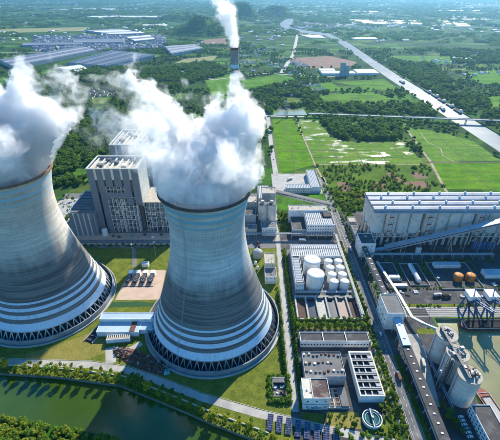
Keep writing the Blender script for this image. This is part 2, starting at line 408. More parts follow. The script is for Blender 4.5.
def tree(kind, x, y, s, label, group, name='tree', sz=None, z=0.0, cat='tree'):
    cr, tr = rnd.choice(KIND[kind])
    t = thing(name, label, cat, (x, y, z), rnd.uniform(0, 6.28), group); t.scale = (s * rnd.uniform(.88,1.12), s * rnd.uniform(.88,1.12), (sz or s) * rnd.uniform(.85,1.2))
    link('crown', cr, t); link('trunk', tr, t); return t
# masses nobody could count: one scatter object per mass
def proto(name, kinds, mat):
    """a leafy mesh with trunks, kept out of the scene and only used by the scatters"""
    ob = bpy.data.objects.new(name, kinds); return ob
PR_NEAR = [proto('p', crown_mesh('leafy', 30+i, lobes_round(40+i, 5.2, 1.2, 10.5, 10), 300, 1.9, ['leaf_dark', 'leaf_mid', 'leaf_bright', 'leaf_mid'][i]), 0) for i in range(4)]
PR_BRT = [proto('p', crown_mesh('leafy', 60+i, lobes_round(70+i, 4.2, .3, 7.0, 10), 620, 1.05, ['leaf_bright', 'leaf_yellow', 'leaf_bright'][i]), 0) for i in range(3)]
def clump(seed, mat):
    q = random.Random(seed); l = []
    for i in range(14):
        a = q.uniform(0, 6.28); d = q.uniform(0, 1) ** .6; l.append((math.cos(a)*d*38, math.sin(a)*d*24, q.uniform(4, 7), q.uniform(6, 11), q.uniform(6, 10), q.uniform(4.5, 7)))
    return crown_mesh('leafy', seed, l, 420, 4.6, mat)
PR_FAR = [proto('p', clump(90+i, ['leaf_dark', 'leaf_mid', 'leaf_mid'][i]), 0) for i in range(3)]
def scatter_group(protos):
    g = bpy.data.node_groups.new('scatter', 'GeometryNodeTree')
    g.interface.new_socket('Geometry', in_out='INPUT', socket_type='NodeSocketGeometry')
    g.interface.new_socket('Geometry', in_out='OUTPUT', socket_type='NodeSocketGeometry')
    N = lambda t: g.nodes.new(t)
    gi, go, ip, jn = N('NodeGroupInput'), N('NodeGroupOutput'), N('GeometryNodeInstanceOnPoints'), N('GeometryNodeJoinGeometry')
    for p in protos:
        oi = N('GeometryNodeObjectInfo'); oi.inputs['Object'].default_value = p; oi.inputs['As Instance'].default_value = True
        g.links.new(oi.outputs['Geometry'], jn.inputs[0])
    def attr(nm, ty):
        a = N('GeometryNodeInputNamedAttribute'); a.data_type = ty; a.inputs[0].default_value = nm; return a.outputs[0]
    ip.inputs['Pick Instance'].default_value = True
    g.links.new(gi.outputs[0], ip.inputs['Points']); g.links.new(jn.outputs[0], ip.inputs['Instance'])
    g.links.new(attr('pick', 'INT'), ip.inputs['Instance Index'])
    cx = N('ShaderNodeCombineXYZ'); g.links.new(attr('turn', 'FLOAT'), cx.inputs[2]); g.links.new(cx.outputs[0], ip.inputs['Rotation'])
    g.links.new(attr('size', 'FLOAT'), ip.inputs['Scale']); g.links.new(ip.outputs[0], go.inputs[0])
    return g
def scatter(name, label, pts, protos, cat='trees'):
    """pts: array of x, y, z, scale"""
    pts = np.asarray(pts, float); rs = np.random.RandomState(len(pts))
    me = bpy.data.meshes.new(name); me.from_pydata(pts[:, :3].tolist(), [], [])
    for nm, ty, val in (('pick', 'INT', rs.randint(0, len(protos), len(pts)).astype(np.int32)), ('turn', 'FLOAT', rs.uniform(0, 6.28, len(pts)).astype(np.float32)), ('size', 'FLOAT', pts[:, 3].astype(np.float32))):
        at = me.attributes.new(nm, ty, 'POINT'); at.data.foreach_set('value', val)
    o = link(name, me); md = o.modifiers.new('scatter', 'NODES'); md.node_group = scatter_group(protos)
    tag(o, label, cat, None, 'stuff'); return o
def inside(px, py, poly):
    r = np.zeros(len(px), bool); n = len(poly)
    for i in range(n):
        (x0, y0), (x1, y1) = poly[i], poly[(i+1) % n]
        if y0 == y1: continue
        c = ((y0 > py) != (y1 > py)) & (px < (x1-x0) * (py-y0) / (y1-y0) + x0); r ^= c
    return r
def vnoise(x, y, s, seed):
    rs = np.random.RandomState(seed); L = rs.rand(257, 257)
    u = (x / s) % 256; v = (y / s) % 256; i = u.astype(int); j = v.astype(int); f = u - i; g = v - j
    f = f*f*(3-2*f); g = g*g*(3-2*g)
    return (L[i,j]*(1-f)+L[i+1,j]*f)*(1-g) + (L[i,j+1]*(1-f)+L[i+1,j+1]*f)*g
def fill(poly, area, seed, thr=None, ns=40, excl=(), smin=.7, smax=1.25):
    P_ = np.array(poly, float); lo, hi = P_.min(0), P_.max(0); rs = np.random.RandomState(seed)
    n = int((hi-lo).prod() / area); q = lo + rs.rand(n, 2) * (hi-lo)
    k = inside(q[:, 0], q[:, 1], poly)
    for e in excl: k &= ~inside(q[:, 0], q[:, 1], e)
    if thr is not None: k &= (.65*vnoise(q[:,0]+9000, q[:,1]+9000, ns, seed) + .35*vnoise(q[:,0]+9000, q[:,1]+9000, ns*.35, seed+1)) > thr
    q = q[k]; return np.column_stack([q, np.zeros(len(q)), rs.uniform(smin, smax, len(q))])

# ------------------------------------------------------------------ fields
def mat_paddy(name, a, b, wet, sc, streak):
    n = NT(name); p = n.pos()
    st = n.noise(n.scale(p, (.012, streak, 1)), 1.0, 4, .6); k = n.noise(p, .05, 5, .65)
    col = n.mix(n.mapr(st, .35, .65), a, b); col = n.mix(n.math('MULTIPLY', n.mapr(k, .45, .7), .6), col, tuple(x * 1.35 for x in b))
    row = n.noise(n.scale(p, (.9, .06, 1)), 1.0, 3, .7); col = n.mix(1.0, col, n.ramp(row, [(.3, .62), (.55, 1.0), (.72, 1.25)]), 'MULTIPLY')
    if wet:
        w = n.mapr(n.math('ADD', n.math('MULTIPLY', n.noise(n.scale(p, (1, 1.8, 1)), sc, 5, .62), .75), n.math('MULTIPLY', st, .25)), wet, wet + .09)
        col2 = n.mix(w, col, (.10, .11, .08)); rough = n.mix(w, (.9,.9,.9), (.45,.45,.45))
        n.bsdf(col2, rough, spec=n.mix(w, (.05,.05,.05), (.5,.5,.5)))
    else: n.bsdf(col, .95, spec=.03)
mat_paddy('paddy_bright', (.055,.155,.004), (.105,.205,.008), None, .02, .06)
mat_paddy('paddy_wet', (.060,.155,.006), (.12,.195,.016), .515, .018, .06)
mat_paddy('paddy_damp', (.055,.15,.006), (.105,.20,.014), .60, .018, .05)
mat_paddy('paddy_far', (.042,.14,.006), (.10,.21,.015), None, .02, .03)
plain('bare_earth', (.17,.085,.055), .3, .03, .95, dirt=(.08,.10,.03), dsc=.02)
plain('bund_earth', (.30,.24,.15), .3, .1, .95, dirt=(.07,.10,.03), dsc=.08)
plain('dry_meadow', (.19,.19,.06), .3, .02, .95, dirt=(.10,.15,.03), dsc=.012)
plain('asphalt', (.045,.045,.047), .3, .15, .9, dirt=(.13,.125,.115), dsc=.05)
plain('asphalt_light', (.15,.146,.14), .25, .12, .9, dirt=(.12,.115,.11), dsc=.05)
plain('concrete_pave', (.36,.345,.31), .2, .1, .9, dirt=(.20,.19,.17), dsc=.05)
FIELDS = {
 'paddy_bright': [[(56,967),(114,967),(121,674),(50,634)], [(346,682),(480,682),(480,574),(326,574)]],
 'paddy_wet': [[(119,967),(170,950),(181,831),(219,793),(333,799),(330,679),(125,679)]],
 'paddy_damp': [[(374,902),(433,872),(486,800),(486,694),(346,694)]],
 'paddy_far': [[(210,1216),(387,1255),(437,1156),(348,1122),(209,1143)], [(298,1403),(484,1453),(486,1275),(395,1292)], [(168,1340),(280,1403),(307,1282),(204,1242)],
               [(719,1191),(765,1204),(674,1039),(658,1059)], [(660,1981),(957,1981),(869,1763),(675,1788)], [(840,1584),(999,1626),(858,1371),(789,1371)],
               [(-161,1436),(-69,1545),(-56,1229),(-116,1204)], [(-29,1436),(114,1545),(179,1436),(-13,1255)], [(60,1060),(150,1066),(150,1010),(62,1004)]],
 'dry_meadow': [[(-282,1011),(-225,1030),(-177,845),(-219,812)], [(-1930,3306),(-1294,3471),(-1219,3154),(-1769,3015)], [(-300,1900),(-150,2000),(-170,1850),(-330,1780)]],
 'bare_earth': [[(186,1922),(383,1981),(472,1813),(418,1669),(188,1669)], [(-290,2609),(-160,2714),(-125,2377),(-245,2335)]],
 'scrub': [[(124,674),(336,674),(322,500),(120,500)]],
}
NO_TREES = [canal, harbour, river, [(-420,100),(420,100),(420,560),(-420,560)]]
for mt, ls in FIELDS.items():
    for q in ls:
        m = MB(); m.poly(q, .03); struct({'bare_earth': 'earthworks', 'dry_meadow': 'meadow', 'scrub': 'scrubland'}.get(mt, 'paddy_field'), m, mt); NO_TREES.append(q)
def strip(name, pts, w, mat, z=.06):
    m = MB(); P_ = [Vector((x, y, 0)) for x, y in pts]; L = []; Rr = []
    for i, p in enumerate(P_):
        d0 = (p - P_[i-1]).normalized() if i else (P_[1]-p).normalized(); d1 = (P_[i+1]-p).normalized() if i < len(P_)-1 else d0
        d = (d0 + d1).normalized(); nn = Vector((-d.y, d.x, 0)); k = w / 2 / max(.5, d.dot(d0))
        L.append((p.x+nn.x*k, p.y+nn.y*k, z)); Rr.append((p.x-nn.x*k, p.y-nn.y*k, z))
    n = len(pts); m.add(L + Rr, [(i, n+i, n+i+1, i+1) for i in range(n-1)])
    return struct(name, m, mat)
# bunds, lanes and far roads
strip('field_path', [(371,905),(347,690),(322,560)], 5, 'bund_earth', .1); strip('field_path', [(116.5,967),(123,676),(128,600)], 3.5, 'bund_earth', .1)
strip('field_path', [(343,688),(486,688)], 4, 'earth_bank', .1); strip('field_path', [(124,676.5),(338,676.5)], 3, 'bund_earth', .1)
strip('field_path', [(392,860),(384,800),(396,760),(384,720),(392,690)], 2.2, 'bund_earth', .1)
strip('country_road', [(47,560),(45,760),(46,985),(36,1090)], 9, 'concrete_pave', .14); strip('country_road', [(120,1560),(215,2050),(330,2950)], 16, 'concrete_pave', .1)
strip('country_road', [(-260,930),(-270,760),(-230,560)], 5, 'concrete_pave', .1); strip('country_road', [(-300,1640),(-130,1440),(60,1560),(260,1490),(336,1500)], 8, 'concrete_pave', .09)
strip('country_road', [(-1400,2080),(-700,2110),(-250,1880),(-100,1660)], 14, 'asphalt_light', .08)
strip('ditch', [(52,640),(52,967)], 3, 'earth_bank', .1)
m = MB(); m.poly([(60,1000),(150,1000),(145,1060),(80,1075)], .07); struct('pond', m, 'harbour_water')

# ------------------------------------------------------------------ tree masses
ZW = {
 'W1': [(-833,1471),(-725,1545),(-601,1692),(-400,1626),(-198,1813),(-88,1626),(-93,1507),(-206,1371),(-260,1255),(-228,1111),(-268,1030),(-267,918),(-280,860),(-258,720),(-270,589),(-420,560),(-480,800),(-700,1156)],
 'W2': [(-62,1255),(183,1471),(254,1255),(195,1090),(134,1030),(52,1010),(-34,1049)],
 'W3': [(203,1116),(360,1112),(329,1000),(208,1003)],
 'W4': [(175,974),(317,967),(370,940),(333,812),(221,805),(188,845)],
 'W5': [(640,1863),(784,1765),(696,1340),(700,1111),(689,1000),(620,942),(592,940),(579,1011),(577,1204),(577,1419),(583,1738)],
 'W6': [(363,1113),(443,1126),(489,1090),(484,995),(431,990),(322,998)],
 'W8': [(1025,2255),(1268,2110),(1103,1813),(923,1715),(861,1866)],
}
gap = [(-514,1255),(-482,1311),(-418,1229),(-381,1069),(-411,1020)]
scatter('woodland', 'dense dark woodland behind the boiler houses', fill(ZW['W1'], 46, 1, .37, 42, [gap] + NO_TREES[4:]), PR_NEAR)
scatter('woodland', 'patchy trees and hedges beyond the chimney', np.vstack([fill(ZW['W2'], 60, 2, .46, 38, NO_TREES), fill(ZW['W3'], 60, 3, .38, 30, NO_TREES)]), PR_NEAR)
scatter('copse', 'dense copse between the wet paddies and the road bridge', fill(ZW['W4'], 40, 4, .33, 26), PR_NEAR)
scatter('woodland', 'wooded strip along the far bank of the river', fill(ZW['W5'], 50, 5, .36, 40, NO_TREES), PR_NEAR)
scatter('woodland', 'tree belt on the near bank of the river by the bridge', fill(ZW['W6'], 55, 6, .40, 34, NO_TREES), PR_NEAR)
big = [(-1500,1000),(-700,720),(700,720),(1500,1900),(1500,2200),(-1500,2200)]
scatter('hedgerows', 'hedges and small woods dotted over the middle distance', np.vstack([fill(big, 170, 8, .54, 60, NO_TREES + [ZW['W1'], ZW['W5'],
        [(-1120,1580),(-1100,2100),(-850,2260),(-400,2000),(-560,1600)], [(240,1480),(520,1480),(520,1650),(240,1650)]], .6, 1.1), fill(ZW['W8'], 90, 9, .35, 50, NO_TREES)]), PR_NEAR)
far = [(-1700,2150),(1700,2150),(8200,10500),(-8200,10500)]
hedge_far = fill(far, 5200, 12, .42, 420, NO_TREES + [[(-1450,2830),(-570,2830),(-460,2250),(-1100,2100)], [(-1300,2800),(-600,2800),(-700,3250),(-1200,3250)]], .6, 1.3)
scatter('distant_woods', 'belts of trees fading into the blue distance', hedge_far, PR_FAR)
scatter('scrub_bushes', 'scattered green bushes on the scrubland behind the plant', np.vstack([fill([(124,674),(336,674),(322,500),(120,500)], 34, 14, .50, 22, [], .3, .75), fill([(186,500),(140,500),(128,560),(190,560)], 18, 15, .2, 22, [], .4, .8)]), PR_BRT)
for q in ([(215,600),(235,600),(226,572),(204,572)], [(245,640),(262,640),(266,600),(248,600)], [(262,600),(300,606),(306,580),(268,574)], [(290,640),(312,640),(314,615),(290,612)], [(150,600),(172,598),(170,565),(148,566)], [(172,560),(200,560),(200,540),(174,540)], [(215,540),(250,545),(255,520),(216,518)]):
    m = MB(); m.poly(q, .06); struct('earth_plot', m, 'bare_earth')
# ------------------------------------------------------------------ hills
def hill(cx, cy, rx, ry, h, seed, label):
    n = 40; rs = np.random.RandomState(seed); V = []; F = []
    gx = np.linspace(-1, 1, n); X, Y = np.meshgrid(gx, gx, indexing='ij')
    d = np.sqrt(X**2 + Y**2); H = np.clip(1 - d, 0, 1); H = H*H*(3-2*H)
    wx, wy = cx + X*rx, cy + Y*ry
    H = h * H * (.55 + .9*vnoise(wx+20000, wy+20000, rx*.35, seed)) - 1.5
    V = np.stack([wx, wy, H], -1).reshape(-1, 3); idx = np.arange(n*n).reshape(n, n)
    F = np.stack([idx[:-1,:-1], idx[1:,:-1], idx[1:,1:], idx[:-1,1:]], -1).reshape(-1, 4)
    me = bpy.data.meshes.new('hill'); me.from_pydata(V.tolist(), [], F.tolist()); me.materials.append(MATS['scrub']); me.update()
    me.polygons.foreach_set('use_smooth', [True]*len(F)); o = link('hill', me); tag(o, kind='structure')
    k = rs.choice(len(V), 700); p = V[k]; p = p[p[:, 2] > 2]; p = p + np.column_stack([rs.uniform(-15,15,len(p)), rs.uniform(-15,15,len(p)), -2*np.ones(len(p))])
    scatter('hill_forest', label, np.column_stack([p, rs.uniform(.4, .75, len(p))]), PR_FAR)
hill(-330, 3000, 330, 250, 92, 3, 'dark forest on the broad hill left of the chimney smoke')
hill(-90, 4300, 330, 330, 118, 6, 'dark forest on the hill directly right of the chimney smoke')
hill(260, 4650, 300, 300, 96, 9, 'dark forest on the farther hill left of the river bend')
hill(-640, 4200, 420, 260, 60, 11, 'dark forest on the low ridge far left of the smoke')
# ------------------------------------------------------------------ plant materials
plain('white_wall', (.74,.74,.71), .12, .15, .75, dirt=(.45,.43,.39), dsc=.12, damt=.5, streak=.45)
plain('cream_wall', (.55,.50,.41), .15, .15, .8, dirt=(.33,.29,.24), dsc=.12, streak=.45)
plain('grey_wall', (.36,.37,.37), .18, .15, .8, dirt=(.20,.20,.19), dsc=.1, streak=.45)
plain('concrete_wall', (.40,.39,.36), .2, .1, .85, dirt=(.20,.19,.17), dsc=.07, streak=.45)
plain('roof_dark', (.06,.058,.057), .35, .12, .9, dirt=(.15,.14,.13), dsc=.09)
plain('roof_brown', (.085,.055,.048), .45, .2, .9, dirt=(.28,.25,.22), dsc=.14, damt=.5)
plain('roof_grey', (.15,.147,.14), .25, .12, .9, dirt=(.12,.115,.105), dsc=.08)
plain('roof_beige', (.40,.36,.29), .2, .1, .9, dirt=(.24,.21,.17), dsc=.1)
plain('roof_metal', (.37,.40,.43), .12, .2, .45, .25, .5, dirt=(.24,.26,.28), dsc=.05)
plain('asphalt_worn', (.11,.11,.11), .35, .12, .9, dirt=(.2,.19,.17), dsc=.07)
plain('roof_blue', (.36,.46,.55), .15, .2, .5, .1, .5, dirt=(.30,.40,.48), dsc=.08)  # blue sheet; on the pump house it paints shade onto white roofs
plain('cladding_blue', (.145,.175,.21), .15, .12, .5, .0, .5)
plain('cladding_pale', (.60,.59,.53), .15, .1, .6, streak=.45)
plain('cladding_grey', (.33,.34,.34), .18, .15, .7, streak=.45)
plain('steel_pale', (.36,.36,.35), .25, .3, .6, .2)
plain('steel_dark', (.10,.105,.11), .3, .3, .6, .2)
plain('steel_teal', (.22,.32,.32), .2, .3, .6, .1)
plain('tank_white', (.74,.73,.69), .08, .12, .5, dirt=(.55,.52,.46), dsc=.12, damt=.35, streak=.45)
plain('tank_orange', (.55,.20,.035), .25, .3, .6, dirt=(.26,.10,.03), dsc=.2)
plain('silo_concrete', (.60,.57,.51), .15, .12, .85, dirt=(.25,.24,.22), dsc=.1, damt=.5, streak=.45)
plain('rust', (.15,.07,.042), .5, .5, .9, dirt=(.035,.025,.022), dsc=.3)
plain('scrap_metal', (.22,.20,.19), .5, .6, .6, .3)
plain('paint_blue', (.018,.085,.21), .2, .3, .5)
plain('paint_red', (.40,.05,.04), .2, .3, .6)
plain('paint_white', (.75,.75,.73), .08, .3, .5, streak=.45)
plain('paint_turquoise', (.16,.45,.42), .15, .3, .6)
plain('pink_concrete', (.46,.33,.24), .18, .1, .9, dirt=(.36,.31,.25), dsc=.06)
plain('dark_machine', (.03,.035,.045), .3, .5, .5)
plain('hull_dark', (.05,.03,.03), .3, .2, .6, dirt=(.16,.06,.04), dsc=.15)
plain('hull_red', (.22,.06,.045), .3, .2, .7, dirt=(.10,.05,.04), dsc=.2)
plain('coal', (.018,.018,.02), .4, .6, .95)
plain('sludge_brown', (.075,.045,.033), .25, .1, .8, spec=.2)
plain('sludge_grey', (.20,.22,.19), .35, .3, .5, dirt=(.34,.36,.33), dsc=.3)
plain('sludge_pink', (.26,.17,.13), .25, .2, .6)
plain('basin_black', (.018,.022,.03), .2, .1, .2, spec=.5)
plain('teal_water', (.02,.085,.075), .2, .2, .15, spec=.5)
plain('window_frame', (.55,.56,.56), .1, .3, .6)
def mat_glass():
    n = NT('window_glass'); n.bsdf((.02,.03,.04), .12, spec=.6)
mat_glass()
def mat_solar():
    n = NT('solar_cells'); tc = n.n('TexCoord').outputs['Object']; s = n.sep(tc)
    fx = n.math('ABSOLUTE', n.math('SUBTRACT', n.math('FRACT', n.math('MULTIPLY', s[0], 1.0)), .5)); fy = n.math('ABSOLUTE', n.math('SUBTRACT', n.math('FRACT', n.math('MULTIPLY', s[1], .6)), .5))
    ln = n.mapr(n.math('MAXIMUM', fx, fy), .44, .49)
    n.bsdf(n.mix(ln, (.012,.016,.05), (.35,.36,.40)), .18, spec=.6)
mat_solar()
# ------------------------------------------------------------------ plant ground, roads, canal side
def hi_y(x):
    for (x0, y0), (x1, y1) in zip(canal_hi, canal_hi[1:]):
        if x0 <= x <= x1: return y0 + (y1-y0)*(x-x0)/(x1-x0)
    return canal_hi[-1][1]
m = MB(); m.poly(canal_hi[:7] + [(33, 150), (33, 405), (-420, 405)], .03); struct('lawn', m, 'lawn')
m = MB(); m.poly([(33.2, 151), (80, 134), (186, 120), (186, 284.5), (420, 284.5), (420, 499), (33.2, 499)], .03); struct('plant_yard', m, 'asphalt')
m = MB(); m.poly([(-300, 405.2), (33, 405.2), (33, 558), (-300, 558)], .035); struct('plant_yard', m, 'asphalt_light')
m = MB(); m.poly([(-240, 413), (-78, 413), (-78, 441), (-240, 441)], .07); struct('boiler_yard', m, 'pink_concrete')
m = MB(); m.poly([(47, 402), (110, 402), (110, 278), (47, 278)], .06); struct('tank_yard', m, 'asphalt_light')
m = MB(); m.poly([(38, 558), (119, 558), (119, 635), (38, 635)], .07); struct('courtyard', m, 'concrete_pave')
# roads
strip('service_road', [(-420,229),(-226,229.5),(-143,226.5),(-110,221),(-86,213),(-41,195),(8,180),(65,166.5),(150,148)], 6.8, 'concrete_pave', .12)
strip('lane', [(36.2,182),(36.6,300),(37.5,560)], 5.2, 'concrete_pave', .10)
strip('plant_road', [(126.5,100),(126.5,620)], 8.5, 'asphalt_worn', .10)
strip('plant_road', [(-300,420.5),(122,420.5)], 8, 'asphalt_light', .09)
strip('plant_road', [(41,236),(90,236)], 5, 'asphalt_light', .08)
strip('plant_road', [(132,300),(132,499)], 6, 'asphalt', .085)
strip('footpath', [(-150,408),(-139,366)], 5, 'asphalt_light', .09)
strip('footpath', [(-131,246),(-125,228)], 9, 'concrete_pave', .105)
strip('footpath', [(-103,176+75),(-120,236)], 6, 'concrete_pave', .105)
strip('footpath', [(116,160),(115,300)], 2.2, 'concrete_pave', .08)
# kerbs
def kerb(pts, off, h=.14):
    m = MB()
    for (x0,y0),(x1,y1) in zip(pts, pts[1:]):
        d = Vector((x1-x0,y1-y0,0)).normalized(); nn = Vector((-d.y,d.x,0))*off
        m.beam((x0+nn.x,y0+nn.y,h/2),(x1+nn.x,y1+nn.y,h/2),.35,h+.1)
    struct('kerb', m, 'kerb_concrete')
kerb([(36.2,184),(36.6,300),(37.5,560)], 3.2); kerb([(36.2,184),(36.6,300),(37.5,560)], -3.2)
kerb([(126.5,100),(126.5,620)], 4.95); kerb([(126.5,100),(126.5,620)], -4.95)
kerb([(-420,229),(-226,229.5),(-143,226.5),(-110,221),(-86,213),(-41,195),(8,180),(32,174)], 4.2)
# lawns and planting beds
for q, mt in (([(41,182),(58,180),(58,170),(41,174)], 'lawn'), ([(60,182),(86,182),(86,168),(60,170)], 'dry_lawn'), ([(110,240),(120,240),(120,130),(86,134),(86,166),(110,180)], 'lawn'),
              ([(132,236),(136,236),(136,130),(130,130)], 'lawn'), ([(41,268),(116,268),(116,281),(41,281)], 'lawn'), ([(39.8,281.2),(46.5,281.2),(46.5,404),(39.8,404)], 'scrub'),
              ([(113,284),(121,284),(121,410),(113,410)], 'scrub'), ([(39.8,184),(44.5,184),(44.5,266),(39.8,266)], 'scrub'), ([(28.3,196),(32.6,196),(32.6,330),(28.3,330)], 'scrub'),
              ([(158,299),(300,299),(300,303.5),(158,303.5)], 'lawn'), ([(139,300),(149,300),(149,372),(139,372)], 'scrub'), ([(164,262),(184,262),(184,272),(164,268)], 'lawn'),
              ([(40,440),(56,440),(56,500),(40,500)], 'scrub'), ([(139,470),(152,470),(152,530),(139,530)], 'scrub'), ([(-205,232.5),(-150,231),(-133,240),(-140,256),(-158,262),(-205,238)], 'dry_lawn')):
    m = MB(); m.poly(q, .058 + .0009*len(q)); struct('planting_bed' if mt == 'scrub' else 'lawn', m, mt)
# canal side: retaining parapet and ground cover
def offset_line(d, xs): return [(x, hi_y(x) + d) for x in xs]
wall_t = thing('parapet_wall', 'long low white parapet wall between the service road and the canal', 'wall', (0,0,0))
xs = [-320, -260, -219, -190, -165, -140, -110, -90, -70, -56, -40, -27, -10, 4, 14]
ln = [(x, hi_y(x) + (8.6 if x > -150 else 8.0)) for x in xs]
for (x0,y0),(x1,y1) in zip(ln, ln[1:]):
    m = MB(); m.beam((x0,y0,.45),(x1,y1,.45),.5,1.1); w_ = part('wall_panel', m, 'paint_white', wall_t)
    m = MB(); m.beam((x0,y0,1.06),(x1,y1,1.06),.8,.14); part('coping', m, 'kerb_concrete', w_)
rs_ = np.random.RandomState(3)
pp = [(x, hi_y(x) + rs_.uniform(.4, 4.6), 0, rs_.uniform(.10, .2)) for x in rs_.uniform(-300, 20, 800)]
scatter('bank_shrubs', 'low hedge plants covering the canal bank below the parapet wall', pp, PR_BRT, 'shrubs')
nb = [(-330,181.5),(-197,177.5),(-147,170.5),(-97,159.5),(-60,146),(-60,118),(-330,118)]
scatter('bank_thicket', 'bright green thicket on the near canal bank in the lower left corner', fill(nb, 7, 21, .12, 14, [], .3, .75), PR_BRT, 'bushes')
# ------------------------------------------------------------------ trees one by one
for i in range(28): tree('avenue', 30.6 + rnd.uniform(-.3,.3), 203 + i*4.25, rnd.uniform(1.05,1.4), f'dark conical tree, {ordn(i)} from the hedged ruin end in the row west of the lane', 'conical trees west of the lane')
for i in range(40): tree('avenue', 42.6 + rnd.uniform(-.3,.3), 206 + i*4.6, rnd.uniform(1.05,1.45), f'dark conical tree, {ordn(i)} from the white office end in the row east of the lane', 'conical trees east of the lane')
n_ = 0
for i in range(31):
    x = -215 + i*9.3
    if x > 40: break
    tree('lime', x + rnd.uniform(-.8,.8), hi_y(x) + 3.6 + rnd.uniform(-.5,.5), (s_ := rnd.uniform(1.0,1.5)), f'yellow-green round tree on the canal bank, {ordn(i)} from the left picture edge', 'round trees along the canal bank', sz=s_*rnd.uniform(1.0,1.45), z=-.1)
for i in range(22):
    x = -196 + i*9.4
    if x > -108: y = hi_y(x) + 11.2
    else: y = hi_y(x) + 10.5
    tree('small', x + rnd.uniform(-.6,.6), y, rnd.uniform(1.0,1.4), f'small green tree between road and parapet wall, {ordn(i)} from the left', 'small trees beside the service road')
for r_ in (0, 1):
    for i in range(11): tree('green', 46.5 + i*6.6 + rnd.uniform(-.5,.5) + r_*2, 271.2 + r_*6.8, rnd.uniform(.85,1.1), f'bright green tree, {ordn(i)} from the lane in the {["front", "rear"][r_]} row before the settling basins', 'double tree row at the settling basins')
for i in range(36): tree(rnd.choice(['small','green','mid','small']), 118.6 + rnd.uniform(-1.5,1.5), 168 + i*7, rnd.uniform(.55,.95), f'roadside tree, {ordn(i)} from the bottom edge along the west side of the plant road', 'trees west of the plant road')
for i in range(14): tree('mid', -214 + i*8.2, 409.5, rnd.uniform(.6,.75), f'round dark bush, {ordn(i)} from the left in the row before the boiler yard', 'round bushes before the boiler yard', 'bush', cat='bush')
cl = [(104,185),(110,179),(106,165),(112,170),(84,163),(80,171),(88,161),(101,159),(112,158),(75,160),(68,162),(110,192),(116,196),(104,152),(96,153),(88,152),(62,176),(66,166)]
for i, (x, y) in enumerate(sorted(cl, key=lambda p: math.hypot(p[0]-95, p[1]-175))): tree(rnd.choice(['green','mid','green']), x, y, rnd.uniform(.55,.95), f'leafy tree in the garden round the clarifier, {ordn(i)} counted from the rim outwards', 'garden trees round the clarifier')
for i in range(12): tree('small', 133.6 + rnd.uniform(-.8,.8), 166 + i*5.6, rnd.uniform(.55,.8), f'small bright tree, {ordn(i)} from the bottom edge beside the dark conveyor roof', 'small trees beside the long conveyor')
for i, (x, y, s) in enumerate([(153,185,1.1),(157,180,1.2),(154,176,1.0),(158,172,1.15),(155,168,1.0),(160,165,.9)]): tree('mid', x, y, s, f'dense bush between long conveyor and car park, {ordn(i)} from the silos', 'bushes beside the car park', 'bush', cat='bush')
for i in range(14): tree(rnd.choice(['mid','avenue','green']), 45 + rnd.uniform(0,9), 441 + i*4.2, rnd.uniform(.7,1.1), f'dark tree beside the ash silo tower, {ordn(i)} from the pipe bridge', 'trees between lane and laboratory block')
for i in range(10): tree('mid', 144 + rnd.uniform(-3,3), 303 + i*6.8, rnd.uniform(.6,.95), f'dark shrubby tree under the short conveyor, {ordn(i)} from the transfer house', 'trees beside the short conveyor')
for i in range(10): tree(rnd.choice(['green','mid']), 141 + rnd.uniform(0,11), 472 + i*5.8, rnd.uniform(.7,1.0), f'bushy green tree north of the coal silos, {ordn(i)} from the silo wall', 'trees west of the coal silos')
for i in range(18):
    tree(rnd.choice(['small','shrub']), 62 + i*1.25, rnd.uniform(169, 181), rnd.uniform(.5,.8), f'small garden shrub, {ordn(i)} from the left on the dry lawn beside the clarifier', 'shrubs on the dry lawn', 'shrub', cat='shrub')
# hedge round the ruin
hr = thing('clipped_hedge', 'square clipped hedge enclosing the small roofless ruin beside the lane', 'hedge', (25,203,0))
rs_ = np.random.RandomState(8)
for (x0,x1,y0,y1) in ((-10,9,-13.5,-9.5),(-10,9,8.5,12),(-10,-6.5,-9.5,8.5),(5.5,9,-9.5,8.5)):
    L = [(rs_.uniform(x0,x1), rs_.uniform(y0,y1), rs_.uniform(.8,2.6), 1.5, 1.5, 1.2) for _ in range(30)]
    link('hedge_side', crown_mesh('hedge_side', int(x0*7+y0*3+200), L, 2200, .9, 'leaf_mid'), hr)
# ground west of the boiler houses: pads, paths and trees
for q in ([(-300,470),(-262,470),(-262,540),(-300,540)], [(-258,440),(-244,440),(-244,500),(-258,500)]):
    m = MB(); m.poly(q, .075); struct('concrete_pad', m, 'concrete_pave')
for q in ([(-300,430),(-262,430),(-262,466),(-300,466)], [(-258,505),(-242,505),(-242,555),(-258,555)]):
    m = MB(); m.poly(q, .075); struct('lawn', m, 'lawn')
for i in range(22):
    tree(rnd.choice(['green','mid','mid']), -262 + rnd.uniform(-4,4) if i % 2 else rnd.uniform(-298,-246), 432 + i*5.6, rnd.uniform(.9,1.4), f'leafy tree on the strip left of the bunker annex, {ordn(i)} from the road', 'trees left of the bunker annex')
for i in range(16): tree(rnd.choice(['small','mid','green']), 134.2 + rnd.uniform(-.6,.6), 418 + i*5.5, rnd.uniform(.6,.9), f'roadside tree east of the plant road, {ordn(i)} from the transfer house', 'trees east of the plant road')
